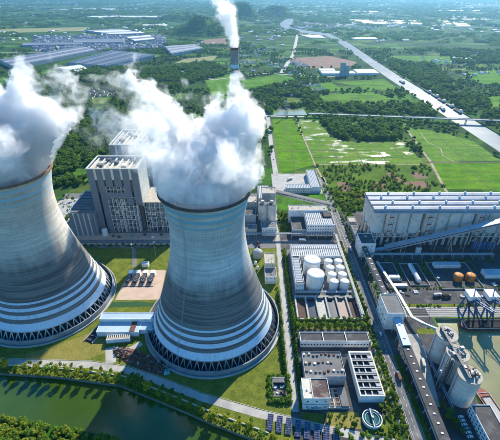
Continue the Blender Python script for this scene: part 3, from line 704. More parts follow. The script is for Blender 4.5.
# low shrubs in the planting beds and verges
beds = [([(113.5,160),(122,160),(122,420),(113.5,420)], 3.2, .16), ([(40,184),(46.5,184),(46.5,404),(40,404)], 4.0, .25), ([(131,112),(136,112),(136,236),(131,236)], 2.6, .2), ([(84,134),(121,134),(121,186),(103,190),(103,168),(84,166)], 5, .42),
        ([(139,300),(149,300),(149,372),(139,372)], 4, .3), ([(28.5,196),(32.5,196),(32.5,330),(28.5,330)], 5, .3), ([(139,470),(152,470),(152,530),(139,530)], 5, .3), ([(40,440),(56,440),(56,500),(40,500)], 5, .35), ([(158,299.2),(300,299.2),(300,303.3),(158,303.3)], 6, .45), ([(-300,430),(-244,430),(-244,556),(-300,556)], 16, .5), ([(41,268),(116,268),(116,281),(41,281)], 6, .4), ([(-250,405),(-80,405),(-80,412),(-250,412)], 6, .35), ([(154,326),(300,326),(300,329.5),(154,329.5)], 5, .4), ([(175,332),(180,332),(180,374),(175,374)], 4, .3), ([(204.5,330),(212.5,330),(212.5,374),(204.5,374)], 5, .35), ([(154,375),(300,375),(300,380),(154,380)], 6, .45), ([(264,326),(270,326),(270,374),(264,374)], 5, .4)]
P_ = np.vstack([fill(q, a, 60+i, th, 9, [], .10, .34) for i, (q, a, th) in enumerate(beds)])
scatter('verge_shrubs', 'low shrubs and weeds filling the planting beds between the plant buildings', P_, PR_BRT, 'shrubs')
# bunds dividing the paddies into plots
def bunds(lines, w=1.3):
    m = MB()
    for (x0,y0),(x1,y1) in lines: m.beam((x0,y0,.12),(x1,y1,.12),w,.3)
    struct('field_bund', m, 'earth_bank')
bunds([((55,y),(116,y)) for y in (690,742,795,850,905)] + [((84,640),(86,967))])
bunds([((122,y),(333,y+2)) for y in (712,748,786)] + [((120,y),(185,y)) for y in (830,880,925)] + [((x,678),(x+3,795)) for x in (170,215,262,300)])
bunds([((350,y),(486,y)) for y in (730,772,812)] + [((415,694),(425,870)),((455,694),(460,830))] + [((330,y),(480,y)) for y in (602,642)] + [((400,574),(404,682))])
bunds([((215,y),(420,y+14)) for y in (1150,1176,1202)] + [((300,y),(486,y+20)) for y in (1310,1345,1385,1415)] + [((x,1130),(x+4,1235)) for x in (260,310,360)], 2.0)
bunds([((-155,y),(-60,y+30)) for y in (1260,1320,1380,1430)] + [((-20,y),(150,y+25)) for y in (1330,1380,1430,1480)] + [((670,y),(920,y+6)) for y in (1810,1860,1910,1950)], 2.4)

# painted centre and edge lines
m = MB()
for k in range(86): m.box(126.42, 126.58, 102+k*6, 105+k*6, .104, .108)
for x in (122.7, 130.3): m.box(x-.06, x+.06, 102, 618, .104, .108)
struct('road_marking', m, 'paint_white')
m = MB()
for k in range(60): m.box(-290+k*6.8, -287+k*6.8, 420.43, 420.57, .094, .098)
struct('road_marking', m, 'paint_white')

plain('steel_bright', (.58,.58,.56), .2, .3, .6, .1)
# ------------------------------------------------------------------ building kit
def window_mesh(w, h):
    m = MB(); m.box(-w/2, w/2, -.10, .05, 0, h, 0); m.add([(-w/2+.12,-.104,.12),(w/2-.12,-.104,.12),(w/2-.12,-.104,h-.12),(-w/2+.12,-.104,h-.12)], [(0,1,2,3)], 1)
    return m.mesh('window', ['window_frame', 'window_glass'])
WIN = {}
def win(w, h):
    k = (round(w,1), round(h,1))
    if k not in WIN: WIN[k] = window_mesh(*k)
    return WIN[k]
def parapet(m, x0, x1, y0, y1, z, h=.9, w=.35):
    m.box(x0,x1,y0,y0+w,z,z+h); m.box(x0,x1,y1-w,y1,z,z+h); m.box(x0,x0+w,y0+w,y1-w,z,z+h); m.box(x1-w,x1,y0+w,y1-w,z,z+h)
def facade(t, x0, x1, y0, y1, h, spec, base=0.0):
    """spec: dict face -> (rows, cols, w, h)"""
    for f, (rows, cols, w, hh) in spec.items():
        for r in range(rows):
            z = base + (h - base) * (r + .5) / rows - hh/2
            for c in range(cols):
                u = (c + .5) / cols
                if f == 's': link('window', win(w, hh), t, (x0+(x1-x0)*u, y0, z))
                if f == 'n': link('window', win(w, hh), t, (x0+(x1-x0)*u, y1, z), math.pi)
                if f == 'w': link('window', win(w, hh), t, (x0, y0+(y1-y0)*u, z), -math.pi/2)
                if f == 'e': link('window', win(w, hh), t, (x1, y0+(y1-y0)*u, z), math.pi/2)
VENT = {}
def roof_bits(t, x0, x1, y0, y1, z, n, seed=0):
    q = random.Random(seed)
    if not VENT:
        m = MB(); m.box(-.7,.7,-.5,.5,0,1.1,0); m.box(-.55,.55,-.35,.35,1.1,1.25,1); VENT['ac'] = m.mesh('roof_unit', ['paint_white','steel_dark'])
        m = MB(); m.cyl((0,0), .28, 0, 1.0, 10); m.lathe([(.5,1.0),(.5,1.15),(.02,1.4)], 10); VENT['pipe'] = m.mesh('vent_pipe', 'steel_pale')
        m = MB(); m.box(-1.1,1.1,-1.1,1.1,0,.5,0); m.box(-.9,.9,-.9,.9,.5,.62,1); VENT['hatch'] = m.mesh('roof_hatch', ['cream_wall','roof_dark'])
    for i in range(n):
        k = q.choice(['ac','pipe','hatch','ac']); nm = {'ac':'roof_unit','pipe':'vent_pipe','hatch':'roof_hatch'}[k]
        link(nm, VENT[k], t, (q.uniform(x0+1.5,x1-1.5), q.uniform(y0+1.5,y1-1.5), z))
def block(t, x0, x1, y0, y1, h, wall, roof, par=.9, wins=None, base=0.0, bits=0, seed=0, z0=0.0):
    """one block of a building in the building's own coordinates: wall, roof, parapet, windows, roof units"""
    m = MB(); m.box(x0,x1,y0,y1,z0,h-.02); part('wall', m, wall, t)
    m = MB(); m.box(x0+.36,x1-.36,y0+.36,y1-.36,h-.02,h+.12); part('roof', m, roof, t)
    if par:
        m = MB(); parapet(m, x0-.06,x1+.06,y0-.06,y1+.06,h-.15,par+.15); part('parapet', m, wall, t)
    if wins: facade(t, x0, x1, y0, y1, h, wins, max(base, z0))
    if bits: roof_bits(t, x0, x1, y0, y1, h+.12, bits, seed)
def bld(name, label, cat, x0, x1, y0, y1, h, wall, roof, group=None, **k):
    cx, cy_ = (x0+x1)/2, (y0+y1)/2
    t = thing(name, label, cat, (cx, cy_, 0), 0, group)
    block(t, x0-cx, x1-cx, y0-cy_, y1-cy_, h, wall, roof, **k); t['o'] = (cx, cy_); return t
def rows_solar(t, x0, x1, y0, y1, z, along='y', pitch=2.6, w=1.7, tilt=.5):
    """pale framed solar rows on a roof, each row a part"""
    L = (y1-y0) if along == 'y' else (x1-x0)
    m = MB()
    if along == 'y':
        m.add([(-w/2,-L/2,.15),(w/2,-L/2,.15+tilt),(w/2,L/2,.15+tilt),(-w/2,L/2,.15)], [(0,1,2,3)], 1); m.box(-w/2,-w/2+.1,-L/2,L/2,0,.13,0); m.box(w/2-.1,w/2,-L/2,L/2,0,.13+tilt,0)
    else:
        m.add([(-L/2,-w/2,.15),(L/2,-w/2,.15),(L/2,w/2,.15+tilt),(-L/2,w/2,.15+tilt)], [(0,1,2,3)], 1); m.box(-L/2,L/2,-w/2,-w/2+.1,0,.13,0); m.box(-L/2,L/2,w/2-.1,w/2,0,.13+tilt,0)
    me = m.mesh('solar_row', ['paint_white','roof_panel'])
    n = int(((x1-x0) if along == 'y' else (y1-y0)) / pitch)
    for i in range(n):
        u = (i+.5)*pitch
        link('solar_row', me, t, (x0+u,(y0+y1)/2,z) if along == 'y' else ((x0+x1)/2,y0+u,z))
plain('roof_panel', (.62,.62,.62), .1, .2, .25, .0, .6)
def pipe_rack(label, p, q, z, w, npipe, step, mat='steel_pale', post='concrete_wall'):
    p = Vector(p); q = Vector(q); L = (q-p).length; d = (q-p).normalized(); s = Vector((-d.y,d.x,0))
    t = thing('pipe_rack', label, 'pipe rack', (p.x,p.y,0))
    n = int(L/step)+1; m = MB()
    for k in (-1,1): m.beam(s*(k*w/2), s*(k*w/2)+Vector((0,0,z)), .45)
    m.beam(s*(-w/2-.3)+Vector((0,0,z)), s*(w/2+.3)+Vector((0,0,z)), .4); me = m.mesh('portal_frame', post)
    for i in range(n): link('portal_frame', me, t, d*(L*i/(n-1)))
    m = MB()
    for k in (-1,1): m.beam(s*(k*w/2)+Vector((0,0,z+.35)), s*(k*w/2)+d*L+Vector((0,0,z+.35)), .3)
    part('side_rail', m, 'steel_pale', t)
    for i in range(npipe):
        o = s*(-w/2+.5+(w-1)*i/max(1,npipe-1)); m = MB(); r = rnd.choice([.22,.3,.4])
        m.tube([o+Vector((0,0,z+.3+r)), o+d*L+Vector((0,0,z+.3+r))], r, 8); part('pipe', m, mat if i % 3 else 'cladding_grey', t)
    return t
def gallery(label, p, q, w, h, roofm, wallm, step=14, legs=True, lights=0, name='conveyor_gallery'):
    """enclosed belt conveyor on trestles: p, q are the floor ends"""
    p = Vector(p); q = Vector(q); d = (q-p).normalized(); L = (q-p).length; s = Vector((-d.y,d.x,0)).normalized(); u = s.cross(d)*-1
    if u.z < 0: u = -u
    t = thing(name, label, 'conveyor', (p.x,p.y,0)); z0 = Vector((0,0,p.z)); o = Vector((0,0,0))
    m = MB(); a = z0 + u*(h/2); m.beam(a, a+d*L, w, h); part('casing', m, wallm, t)
    m = MB(); a = z0 + u*(h+.14); m.beam(a-d*.3, a+d*(L+.3), w+.6, .26); rf = part('roof', m, roofm, t)
    m = MB(); a = z0 + u*(h*.62)
    for k in (-1,1): m.beam(a+s*(k*(w/2+.02))+d*1.5, a+s*(k*(w/2+.02))+d*(L-1.5), .06, h*.22)
    part('window_band', m, 'window_glass', t)
    if lights:
        m = MB(); m.box(-.9,.9,-.6,.6,0,.5); me = m.mesh('skylight', 'paint_white')
        for i in range(lights):
            c = z0 + u*(h+.28) + d*(L*(i+.5)/lights); link('skylight', me, t, c)
    if legs:
        n = int(L/step)
        for i in range(n+1):
            c = z0 + d*(L*(i+.3)/(n+.6)); zc = c.z
            if zc < 1.5: continue
            m = MB(); b = Vector((c.x,c.y,0))
            for k in (-1,1): m.beam(b+s*(k*w*.5), Vector((c.x,c.y,zc))+s*(k*w*.38), .5)
            nb_ = max(1, int(zc/5))
            for j in range(nb_):
                za = zc*(j)/nb_; zb = zc*(j+1)/nb_; m.beam(b+s*(w*.48)+Vector((0,0,za)), b-s*(w*.45)+Vector((0,0,zb)), .25); m.beam(b-s*(w*.48)+Vector((0,0,zb-.2)), b+s*(w*.48)+Vector((0,0,zb-.2)), .3)
            part('trestle', m, 'steel_pale' if wallm != 'cladding_grey' else 'concrete_wall', t)
    return t
def tank(label, x, y, r, h, mat, group, name='storage_tank', dome=.16, z0=0.0, rings=3):
    t = thing(name, label, 'tank', (x,y,z0), rnd.uniform(0,6.28), group)
    m = MB(); m.lathe([(r,0),(r,h)], 40); part('shell', m, mat, t)
    m = MB(); m.lathe([(r+.12,h-.05),(r+.12,h+.12),(r*.7,h+r*dome*.6),(r*.3,h+r*dome*.95),(.02,h+r*dome)], 40); rf = part('roof', m, mat, t)
    m = MB(); m.cyl((0,0),.35,h+r*dome-.1,h+r*dome+.6,10); part('vent', m, 'steel_pale', rf)
    m = MB()
    for i in range(rings):
        z = h*(i+1)/(rings+1); m.lathe([(r+.01,z-.08),(r+.09,z-.08),(r+.09,z+.08),(r+.01,z+.08)], 40, smooth=False)
    part('weld_ring', m, mat, t)
    m = MB()
    for k in range(14):
        a = k*.09; b = (k+1)*.09; m.beam((math.cos(a)*(r+.5), math.sin(a)*(r+.5), h*k/14),(math.cos(b)*(r+.5), math.sin(b)*(r+.5), h*(k+1)/14), .7, .12)
    part('stair', m, 'steel_dark', t)
    m = MB(); m.lathe([(r-.1,h+.9),(r-.1,h+1.0)], 40); m.lathe([(r-.1,h+.5),(r-.1,h+.56)], 40); part('handrail', m, 'steel_pale', t)
    return t
def mast(label, x, y, h, name='light_mast', heads=4):
    t = thing(name, label, 'light mast', (x,y,0), 0, 'light masts')
    m = MB(); m.tube([(0,0,0),(0,0,h)], .28, 8, r2=.12); part('pole', m, 'steel_pale', t)
    m = MB(); m.lathe([(1.0,h-.2),(1.0,h),(.2,h+.1)], 10); part('head_frame', m, 'steel_pale', t)
    m = MB(); m.box(-.35,.35,-.2,.2,-.3,.2); me = m.mesh('floodlight', 'paint_white')
    for i in range(heads): a = i*6.283/heads; link('floodlight', me, t, (math.cos(a)*1.1, math.sin(a)*1.1, h-.2), a)
    return t
# ------------------------------------------------------------------ boiler houses
def lattice(m, x0, x1, y0, y1, z0, z1, nx, nz, w=.55, brace=True, seed=0):
    q = random.Random(seed)
    for y in (y0, y1):
        for i in range(nx+1):
            x = x0+(x1-x0)*i/nx; m.beam((x,y,z0),(x,y,z1),w)
        for k in range(1, nz+1):
            z = z0+(z1-z0)*k/nz; m.beam((x0,y,z),(x1,y,z),w*.8)
        if brace:
            for i in range(nx):
                for k in range(nz):
                    if q.random() < .55:
                        a, b = x0+(x1-x0)*i/nx, x0+(x1-x0)*(i+1)/nx; c, e = z0+(z1-z0)*k/nz, z0+(z1-z0)*(k+1)/nz
                        if q.random() < .5: a, b = b, a
                        m.beam((a,y,c),(b,y,e),w*.55)
    for k in range(1, nz+1):
        z = z0+(z1-z0)*k/nz
        for i in range(nx+1):
            x = x0+(x1-x0)*i/nx; m.beam((x,y0,z),(x,y1,z),w*.7)
def boiler_house(label, x0, x1, y0, y1, H):
    t = thing('boiler_house', label, 'boiler house', ((x0+x1)/2, y0, 0), 0, 'twin boiler houses')
    W = x1-x0; D = y1-y0; a = -W/2
    m = MB(); m.box(a+2, -a-2, 6, D-.5, 0, H-4); part('inner_hall', m, 'steel_dark', t)
    fr = [(0,.135),(.18,.30),(.34,.47),(.52,.65),(.69,.82),(.865,1)]; bot = [0,0,H-25,H-25,H-51,H-51]
    for (u0,u1),b in zip(fr,bot):
        m = MB(); m.box(a+u0*W, a+u1*W, -.5, 1.5, b, H)
        k = int((u1-u0)*W/1.1)
        for i in range(1,k): x = a+u0*W+(u1-u0)*W*i/k; m.box(x-.07, x+.07, -.58, -.5, b, H-.3)
        part('facade_panel', m, 'cladding_blue', t)
    m = MB(); m.box(a+.30*W+.05, a+.69*W-.05, -.3, 1.4, H-40, H-33); part('cross_panel', m, 'cladding_blue', t)
    for (u0,u1) in [(.135,.18),(.30,.34),(.47,.52),(.65,.69),(.82,.865)]:
        m = MB(); m.box(a+u0*W+.03, a+u1*W-.03, -.2, 1.6, H-15, H-.2); part('light_panel', m, 'cladding_pale', t)
        m = MB(); m.box(a+u0*W+.03, a+u1*W-.03, 1.0, 1.8, H-33, H-15.2); part('recess_panel', m, 'steel_dark', t)
    # the side walls: pale ribbed sheets, one bay each
    for side, xx in (('e', -a), ('w', a)):
        nb_ = 6
        for i in range(nb_):
            ya, yb = 1.6+(D-1.6)*i/nb_, 1.6+(D-1.6)*(i+1)/nb_-.15
            m = MB(); m.box(xx-.5, xx+.25, ya, yb, 40 if side == 'e' else 0, H)
            for k in range(1,6): y = ya+(yb-ya)*k/6; m.box(xx+.25 if side == 'e' else xx-.57, xx+.32 if side == 'e' else xx-.5, y-.06, y+.06, 42, H-.4)
            part('side_panel', m, 'cladding_pale' if side == 'e' else 'cladding_blue', t)
    m = MB(); m.box(a+.5,-a-.5, D-.5, D, 0, H); part('rear_wall', m, 'cladding_grey', t)
    m = MB(); m.box(a+.3,-a-.3,1.6,D-.6,H-3.9,H-3.4); rf = part('roof', m, 'roof_beige', t)
    m = MB(); parapet(m, a-.1,-a+.1,-.62,D+.1,H+.02,1.0,1.6); part('parapet', m, 'cladding_pale', t)
    for i in range(8):
        m = MB(); x = a+W*(i+.5)/8; m.box(x-.8,x+.8,1.7,D-.7,H-3.3,H-.6 - (i%3)*.6); part('roof_beam', m, 'cladding_pale', t)
    for i,(u,v,sx,sy,sz) in enumerate([(.2,.35,7,6,3.5),(.45,.6,9,5,3),(.7,.3,6,8,4),(.82,.7,7,5,3),(.3,.75,5,5,4)]):
        m = MB(); m.box(a+u*W-sx/2,a+u*W+sx/2,v*D-sy/2,v*D+sy/2,H-3.35,H-3+sz); part('roof_housing', m, ['roof_grey','steel_dark','cladding_pale'][i%3], t)
    m = MB(); lattice(m, a+.31*W, a+.88*W, .2, 5.0, 0, H-40, 7, 8, .7, True, 3); lattice(m, a+.31*W, a+.68*W, .3, 4.5, H-33, H-25, 5, 2, .6, True, 5); tag(part('steel_frame', m, 'steel_bright', t), kind='stuff')
    for k in range(1, 9):
        z = (H-40)*k/8; m = MB(); m.box(a+.31*W, a+.88*W, 1.2, 5.9, z-.9, z-.5); part('floor_deck', m, 'cladding_grey', t)
    # plant visible inside the frame
    q = random.Random(int(H+W))
    for i in range(14):
        m = MB(); x = a+W*q.uniform(.36,.82); z = q.uniform(4, H-50); s = q.uniform(2,5); m.box(x-s/2,x+s/2,3.0,5.6,z,z+q.uniform(2,5)); part('boiler_casing', m, q.choice(['steel_bright','grey_wall','white_wall']), t)
    for i in range(6):
        x = a+W*q.uniform(.36,.85); m = MB(); m.tube([(x,2.2,0),(x,2.2,q.uniform(20,H-45)),(x+q.uniform(-6,6),3.5,H-44)], .7, 8); part('riser_pipe', m, q.choice(['roof_metal','paint_white','paint_red']) if i else 'roof_metal', t)
    return t
boiler_house('near boiler house with blue-grey facade strips above an open steel frame', -205, -141, 443, 485, 94)
boiler_house('rear boiler house partly veiled by steam behind the near one', -202, -146, 527, 595, 94)
# low bunker annex on the left
t = thing('bunker_annex', 'low blue-grey annex with ribbed roof left of the near boiler house', 'building', (-222,435,0))
for i in range(5):
    m = MB(); m.box(-16+i*6.6, -16+i*6.6+4.6, -.5, .5, 0, 35); part('facade_panel', m, 'cladding_blue', t)
    if i < 4:
        m = MB(); m.box(-16+i*6.6+4.63, -16+i*6.6+6.57, -.1, .4, 0, 34.4); part('light_panel', m, 'cladding_pale', t)
m = MB(); m.box(-15.5,16.4,.55,66,0,33.6); part('wall', m, 'cladding_grey', t)
m = MB(); m.box(-16.4,-15.52,.0,66,0,36.2); part('side_wall', m, 'roof_blue', t)
for i in range(8):
    m = MB(); m.box(-14.5,15.5,2+i*8,6+i*8,33.6,35.2); part('roof_monitor', m, ['roof_grey','steel_dark'][i%2], t)  # every second monitor coloured dark to paint the shade stripes
# turbine bay with open frame right of the boiler house
t = thing('turbine_bay', 'open steel bay with cream roof between near boiler house and cooling tower', 'building', (-118,446,0))
m = MB(); m.box(-22.5,24,0,45,44,45.2); part('roof', m, 'roof_beige', t)
m = MB(); m.box(-22.5,24,12,45,0,43.9); part('inner_wall', m, 'grey_wall', t)
m = MB(); lattice(m, -22, 24, .4, 9, 0, 44, 7, 6, .7, True, 11); tag(part('steel_frame', m, 'steel_bright', t), kind='stuff')
q = random.Random(5)
for i in range(16):
    x, z, s = q.uniform(-20,20), q.choice([.5,8,15.5,23,30]), q.uniform(2.5,6); m = MB(); m.box(x-s/2,x+s/2,4,8.5,z,z+q.uniform(2,5)); part('machine_housing', m, q.choice(['white_wall','grey_wall','roof_metal','steel_dark']), t)
for i in range(5):
    x = -18+i*9; m = MB(); m.tube([(x,-2,.3),(x,-2,12),(x+3,4,16)], .6, 8); part('duct', m, 'roof_metal', t)
bld('precipitator_block', 'grey filter block seen through the steam behind the near tower', 'building', -132, -60, 500, 545, 30, 'grey_wall', 'roof_grey', bits=10, seed=3)
bld('precipitator_block', 'second grey filter block beside the rear boiler house', 'building', -138, -62, 555, 590, 28, 'grey_wall', 'roof_grey', bits=8, seed=4)
# boiler yard items
tank('white water tank in front of the near boiler house', -196, 436, 3.6, 9, 'tank_white', None)
q = random.Random(12)
ks = ['flat grey pump skid','rusty pump skid','green pump skid','pale transformer','dark transformer','white container','rusty container','grey filter vessel','pale pump shelter','blue container']
for i, k in enumerate(ks):
    x = -184+i*11+q.uniform(-2,2); y = q.uniform(424,436)
    t = thing('yard_unit', f'{k} in the boiler yard, {ordn(i)} from the white tank', 'machine', (x,y,0), q.uniform(-.1,.1), 'units in the boiler yard')
    m = MB(); m.box(-2.6,2.6,-1.6,1.6,0,.4); part('base', m, 'kerb_concrete', t)
    mm = ['steel_dark','rust','steel_teal','steel_pale','steel_dark','white_wall','rust','grey_wall','cream_wall','paint_blue'][i]
    m = MB(); m.box(-2.2,1.2,-1.2,1.2,.4,q.uniform(2.2,3.6)); part('body', m, mm, t)
    m = MB(); m.tube([(1.2,0,1.2),(2.3,0,1.2),(2.3,0,3.2)], .3, 8); part('pipe', m, 'steel_pale', t)
# ------------------------------------------------------------------ chimney
t = thing('chimney', 'tall slender grey chimney with two pale blue bands, smoking', 'chimney', (-22,600,0))
def mat_chim():
    n = NT('chimney_concrete'); p = n.pos(); z = n.sep(p)[2]; k = n.noise(n.scale(p, (1,1,.15)), .3, 5, .6)
    col = n.mix(n.mapr(k,.35,.7), (.20,.20,.195), (.31,.305,.29))
    for a, b in ((186,191),(174,179.5)):
        col = n.mix(n.math('MULTIPLY', n.mapr(z,a-.2,a+.2), n.mapr(z,b+.2,b-.2)), col, (.33,.58,.70))
    n.bsdf(col, .85, spec=.2)
mat_chim()
m = MB(); m.lathe([(8.6-3.3*i/20, 213*i/20) for i in range(21)], 40); part('shaft', m, 'chimney_concrete', t)
m = MB(); m.lathe([(5.3,210.5),(5.75,210.5),(5.75,213.6),(4.0,213.6),(4.0,205)], 40, smooth=False); part('cap', m, 'rust', t)
for z in (70,140,183):
    m = MB(); r = 8.6-3.3*z/213; m.lathe([(r,z),(r+1.3,z),(r+1.3,z+.25),(r,z+.25)], 32, smooth=False); m.lathe([(r+1.2,z+1.1),(r+1.25,z+1.2)], 32); part('gallery_ring', m, 'steel_dark', t)
# ------------------------------------------------------------------ court between the towers
m = MB(); m.poly([(-145.5,309),(-97,310),(-100,360),(-143,361)], .16); struct('pink_yard', m, 'pink_concrete')
def moat():
    m = MB(); m.poly([(-152,298),(-96,300),(-94,304),(-120,307),(-146,306.5),(-154,312),(-156,308)], .09); struct('drain_water', m, 'canal_water')
moat()
for i in range(4):
    t = thing('cooling_unit', f'black and white fan cooling unit on the pink yard, {ordn(i)} from the left', 'cooling unit', (-139+i*8.6,345,.16), 0, 'fan units on the pink yard')
    m = MB(); m.box(-2.4,2.4,4.0,9.5,0,5.2); part('head_box', m, 'paint_white', t)
    m = MB(); m.box(-2.4,2.4,-10,4.0,2.2,3.9); b_ = part('coil_deck', m, 'dark_machine', t)  # dark slab stands in for the cast shadow of the white box
    for k in range(3):
        m = MB(); m.lathe([(1.5,3.92),(1.5,4.5),(1.2,4.5),(1.2,3.95)], 14, (0,-7.5+k*4.4), smooth=False); part('fan_ring', m, 'steel_pale', b_)
    for sx in (-2.1,2.1):
        for sy in (-9.5,-3,3.4): m = MB(); m.beam((sx,sy,0),(sx,sy,2.2),.35); part('leg', m, 'steel_pale', t)
m = MB(); m.box(-17,17,-.25,.25,0,.5)
tag(part('pipe_run', m, 'steel_dark', None, (-126,331,.16)), 'dark pipe run along the front of the fan units', 'pipe')
bld('kiosk', 'small white flat-roofed kiosk behind the fan units', 'kiosk', -130, -122, 366, 371, 4.5, 'white_wall', 'roof_metal', wins={'s': (1,2,1.2,1.2)})
mast('thin white light mast on the dark lawn behind the fan units', -117, 385, 24)
mast('thin white light mast beside the path left of the kiosk', -143, 380, 24)
# pump house: white roofs coloured blue for the tower's shade
t = thing('pump_house', 'white pump house with pale blue roof between the two towers', 'building', (-120,268,0))
block(t, -28, 28, 4, 13, 9.5, 'white_wall', 'roof_blue', .6)
block(t, -27.5, 13, -9, 3.9, 6.2, 'white_wall', 'roof_blue', .4); block(t, 13.1, 26, -6, 3.9, 6.0, 'white_wall', 'roof_blue', .4)
m = MB(); m.box(4,9,-9.06,3.8,6.3,6.9); part('rust_cover', m, 'rust', t)
sc_ = thing('screen_rack', 'pale steel screen rack standing in front of the pump house', 'rack', (-125,254,0), R(6))
m = MB(); m.box(-11,11,-3,3,0,1.2); part('base', m, 'concrete_wall', sc_)
for i in range(12):
    m = MB(); m.box(-10.7+i*1.85,-10.7+i*1.85+.8,-2.6,2.6,1.2,5.2); part('screen_plate', m, 'cream_wall', sc_)
m = MB(); m.box(-11,11,-3.05,-2.75,1.2,5.5); m.box(-11,11,2.75,3.05,1.2,5.5); part('frame', m, 'paint_white', sc_)
t = thing('intake_channel', 'dark open intake channel beside the sunlit tower basin', 'channel', (-150,262,0), R(-20))
m = MB(); m.box(-5,-4.3,-11,11,0,1.4); m.box(4.3,5,-11,11,0,1.4); m.box(-4.3,4.3,10.3,11,0,1.4); part('wall', m, 'concrete_wall', t)
m = MB(); m.box(-4.3,4.3,-11,10.3,.05,.3); part('water', m, 'basin_black', t)
for i in range(4): m = MB(); m.box(-4.3,4.3,-9+i*5.2,-8.2+i*5.2,1.0,1.3); part('cross_beam', m, 'steel_dark', t)
# scrap heap
t = thing('scrap_heap', 'long rust-brown scrap heap beside the service road', 'scrap heap', (-98,231,0), R(-24))
n=46; rs_=np.random.RandomState(4); gx=np.linspace(-32,32,n); gy=np.linspace(-8,8,16); X,Y=np.meshgrid(gx,gy,indexing='ij')
Hh=np.clip(1-(X/32)**2-(Y/8)**2,0,1)**.6*2.6*(.5+rs_.rand(n,16)*.9); V=np.stack([X+rs_.uniform(-.5,.5,X.shape),Y+rs_.uniform(-.4,.4,X.shape),Hh],-1).reshape(-1,3); idx=np.arange(n*16).reshape(n,16)
me=bpy.data.meshes.new('heap'); me.from_pydata(V.tolist(),[],np.stack([idx[:-1,:-1],idx[1:,:-1],idx[1:,1:],idx[:-1,1:]],-1).reshape(-1,4).tolist()); me.materials.append(MATS['rust']); link('heap',me,t)
for i in range(130):
    x=rnd.uniform(-29,29); y=rnd.uniform(-6.5,6.5)*math.sqrt(max(.05,1-(x/32)**2)); a=rnd.uniform(0,6.28); l=rnd.uniform(1,4.5); z=rnd.uniform(.8,2.8)
    m=MB(); m.beam((-math.cos(a)*l/2,-math.sin(a)*l/2,-rnd.uniform(0,.6)),(math.cos(a)*l/2,math.sin(a)*l/2,rnd.uniform(0,.8)),rnd.uniform(.25,1.4),rnd.uniform(.1,.5))
    part('scrap_piece',m,rnd.choice(['rust','rust','scrap_metal','steel_dark','coal','cladding_grey']),t,(x,y,z))
t = thing('covered_pile', 'turquoise tarpaulin lying on the right end of the scrap heap', 'tarpaulin', (-73,219,0), R(15))
m=MB(); rs_=np.random.RandomState(2); gx=np.linspace(-2.6,2.6,8); X,Y=np.meshgrid(gx,gx*1.3,indexing='ij'); Zz=1.7*np.clip(1.15-np.hypot(X/3,Y/4),0,1)+rs_.uniform(0,.35,X.shape)+.3; idx=np.arange(64).reshape(8,8)
m.add(np.stack([X,Y,Zz],-1).reshape(-1,3).tolist(), np.stack([idx[:-1,:-1],idx[1:,:-1],idx[1:,1:],idx[:-1,1:]],-1).reshape(-1,4).tolist()); part('sheet',m,'paint_turquoise',t)
# roofless ruin in the hedge
t = thing('ruin', 'small roofless concrete ruin inside the square hedge', 'ruin', (25,203,0))
m=MB(); m.box(-6,5,-8,8,0,.5); part('floor', m, 'roof_grey', t)
m=MB(); m.box(-6,5,7.4,8,.5,4); m.box(-6,-5.5,-2,7.4,.5,3.2); m.box(4.5,5,-8,7.4,.5,2.4); part('wall', m, 'concrete_wall', t)
m=MB(); m.box(-5.4,4.4,3,7.3,3.3,3.7); part('roof_slab', m, 'roof_grey', t)
for i in range(14):
    m=MB(); s=rnd.uniform(.5,1.6); m.box(-s,s,-s*.6,s*.6,0,rnd.uniform(.4,1.6)); part('rubble', m, rnd.choice(['concrete_wall','roof_beige','rust','paint_white']), t, (rnd.uniform(-4.5,3.5),rnd.uniform(-7,2.5),.5), rnd.uniform(0,3))
# ground solar field
for i in range(8):
    x = 15.5+i*7.0; y = 172.6-i*1.62
    t = thing('solar_array', f'dark blue ground-mounted solar array, {ordn(i)} from the left in the row by the canal', 'solar panel', (x,y,0), R(-9), 'ground solar arrays')
    m=MB(); m.add([(-2.3,-6.2,.9),(2.3,-6.2,.9),(2.3,6.2,2.6),(-2.3,6.2,2.6),(-2.3,-6.2,.8),(2.3,-6.2,.8),(2.3,6.2,2.5),(-2.3,6.2,2.5)],[(0,1,2,3),(7,6,5,4),(0,4,5,1),(1,5,6,2),(2,6,7,3),(3,7,4,0)]); part('panel_field', m, 'solar_cells', t)
    for sx in (-1.8,1.8):
        for sy,h in ((-5,.95),(5,2.3)): m=MB(); m.beam((sx,sy,0),(sx,sy,h),.15); part('post', m, 'steel_pale', t)
# ------------------------------------------------------------------ water treatment, south-east
t = bld('office_block', 'white two-storey office with brown and cream roof halves at the lane end', 'building', 42, 63, 184, 202, 14, 'white_wall', 'roof_brown', wins={'s': (2,3,1.6,1.6), 'w': (2,3,1.5,1.5), 'e': (2,3,1.5,1.5)}, bits=3, seed=2)
m=MB(); m.box(-10.1,-3.6,-8.5,8.5,14.14,14.7); part('cream_roof', m, 'cream_wall', t); m=MB(); m.box(-3.5,-3.0,-8.6,8.6,14.1,15.3); part('divider', m, 'white_wall', t)
m=MB(); m.box(-10.6,10.6,-9.35,-9.02,6.8,7.4); part('string_course', m, 'cladding_grey', t); m=MB(); m.box(-4,4,-11.5,-9.1,3.2,3.6); part('porch', m, 'grey_wall', t); m=MB(); m.box(-1.4,1.4,-9.12,-9.0,0,2.8); part('door', m, 'steel_dark', t)
t = bld('filter_hall', 'large flat grey-roofed hall studded with pale roof units behind the white office', 'building', 46, 80, 206, 231, 11, 'grey_wall', 'roof_grey', wins={'s': (1,8,1.6,1.4), 'e': (1,5,1.6,1.4)})
for r_ in range(3):
    for c in range(9 - 2*(r_ == 1)):
        m=MB(); m.box(-.9,.9,-.8,.8,0,rnd.uniform(.8,1.5)); part('roof_unit', m, rnd.choice(['cream_wall','paint_white','rust','steel_dark']), t, (-15+c*3.75+rnd.uniform(-.6,.6), -7.5+r_*8.5+rnd.uniform(-1,1), 11.12))
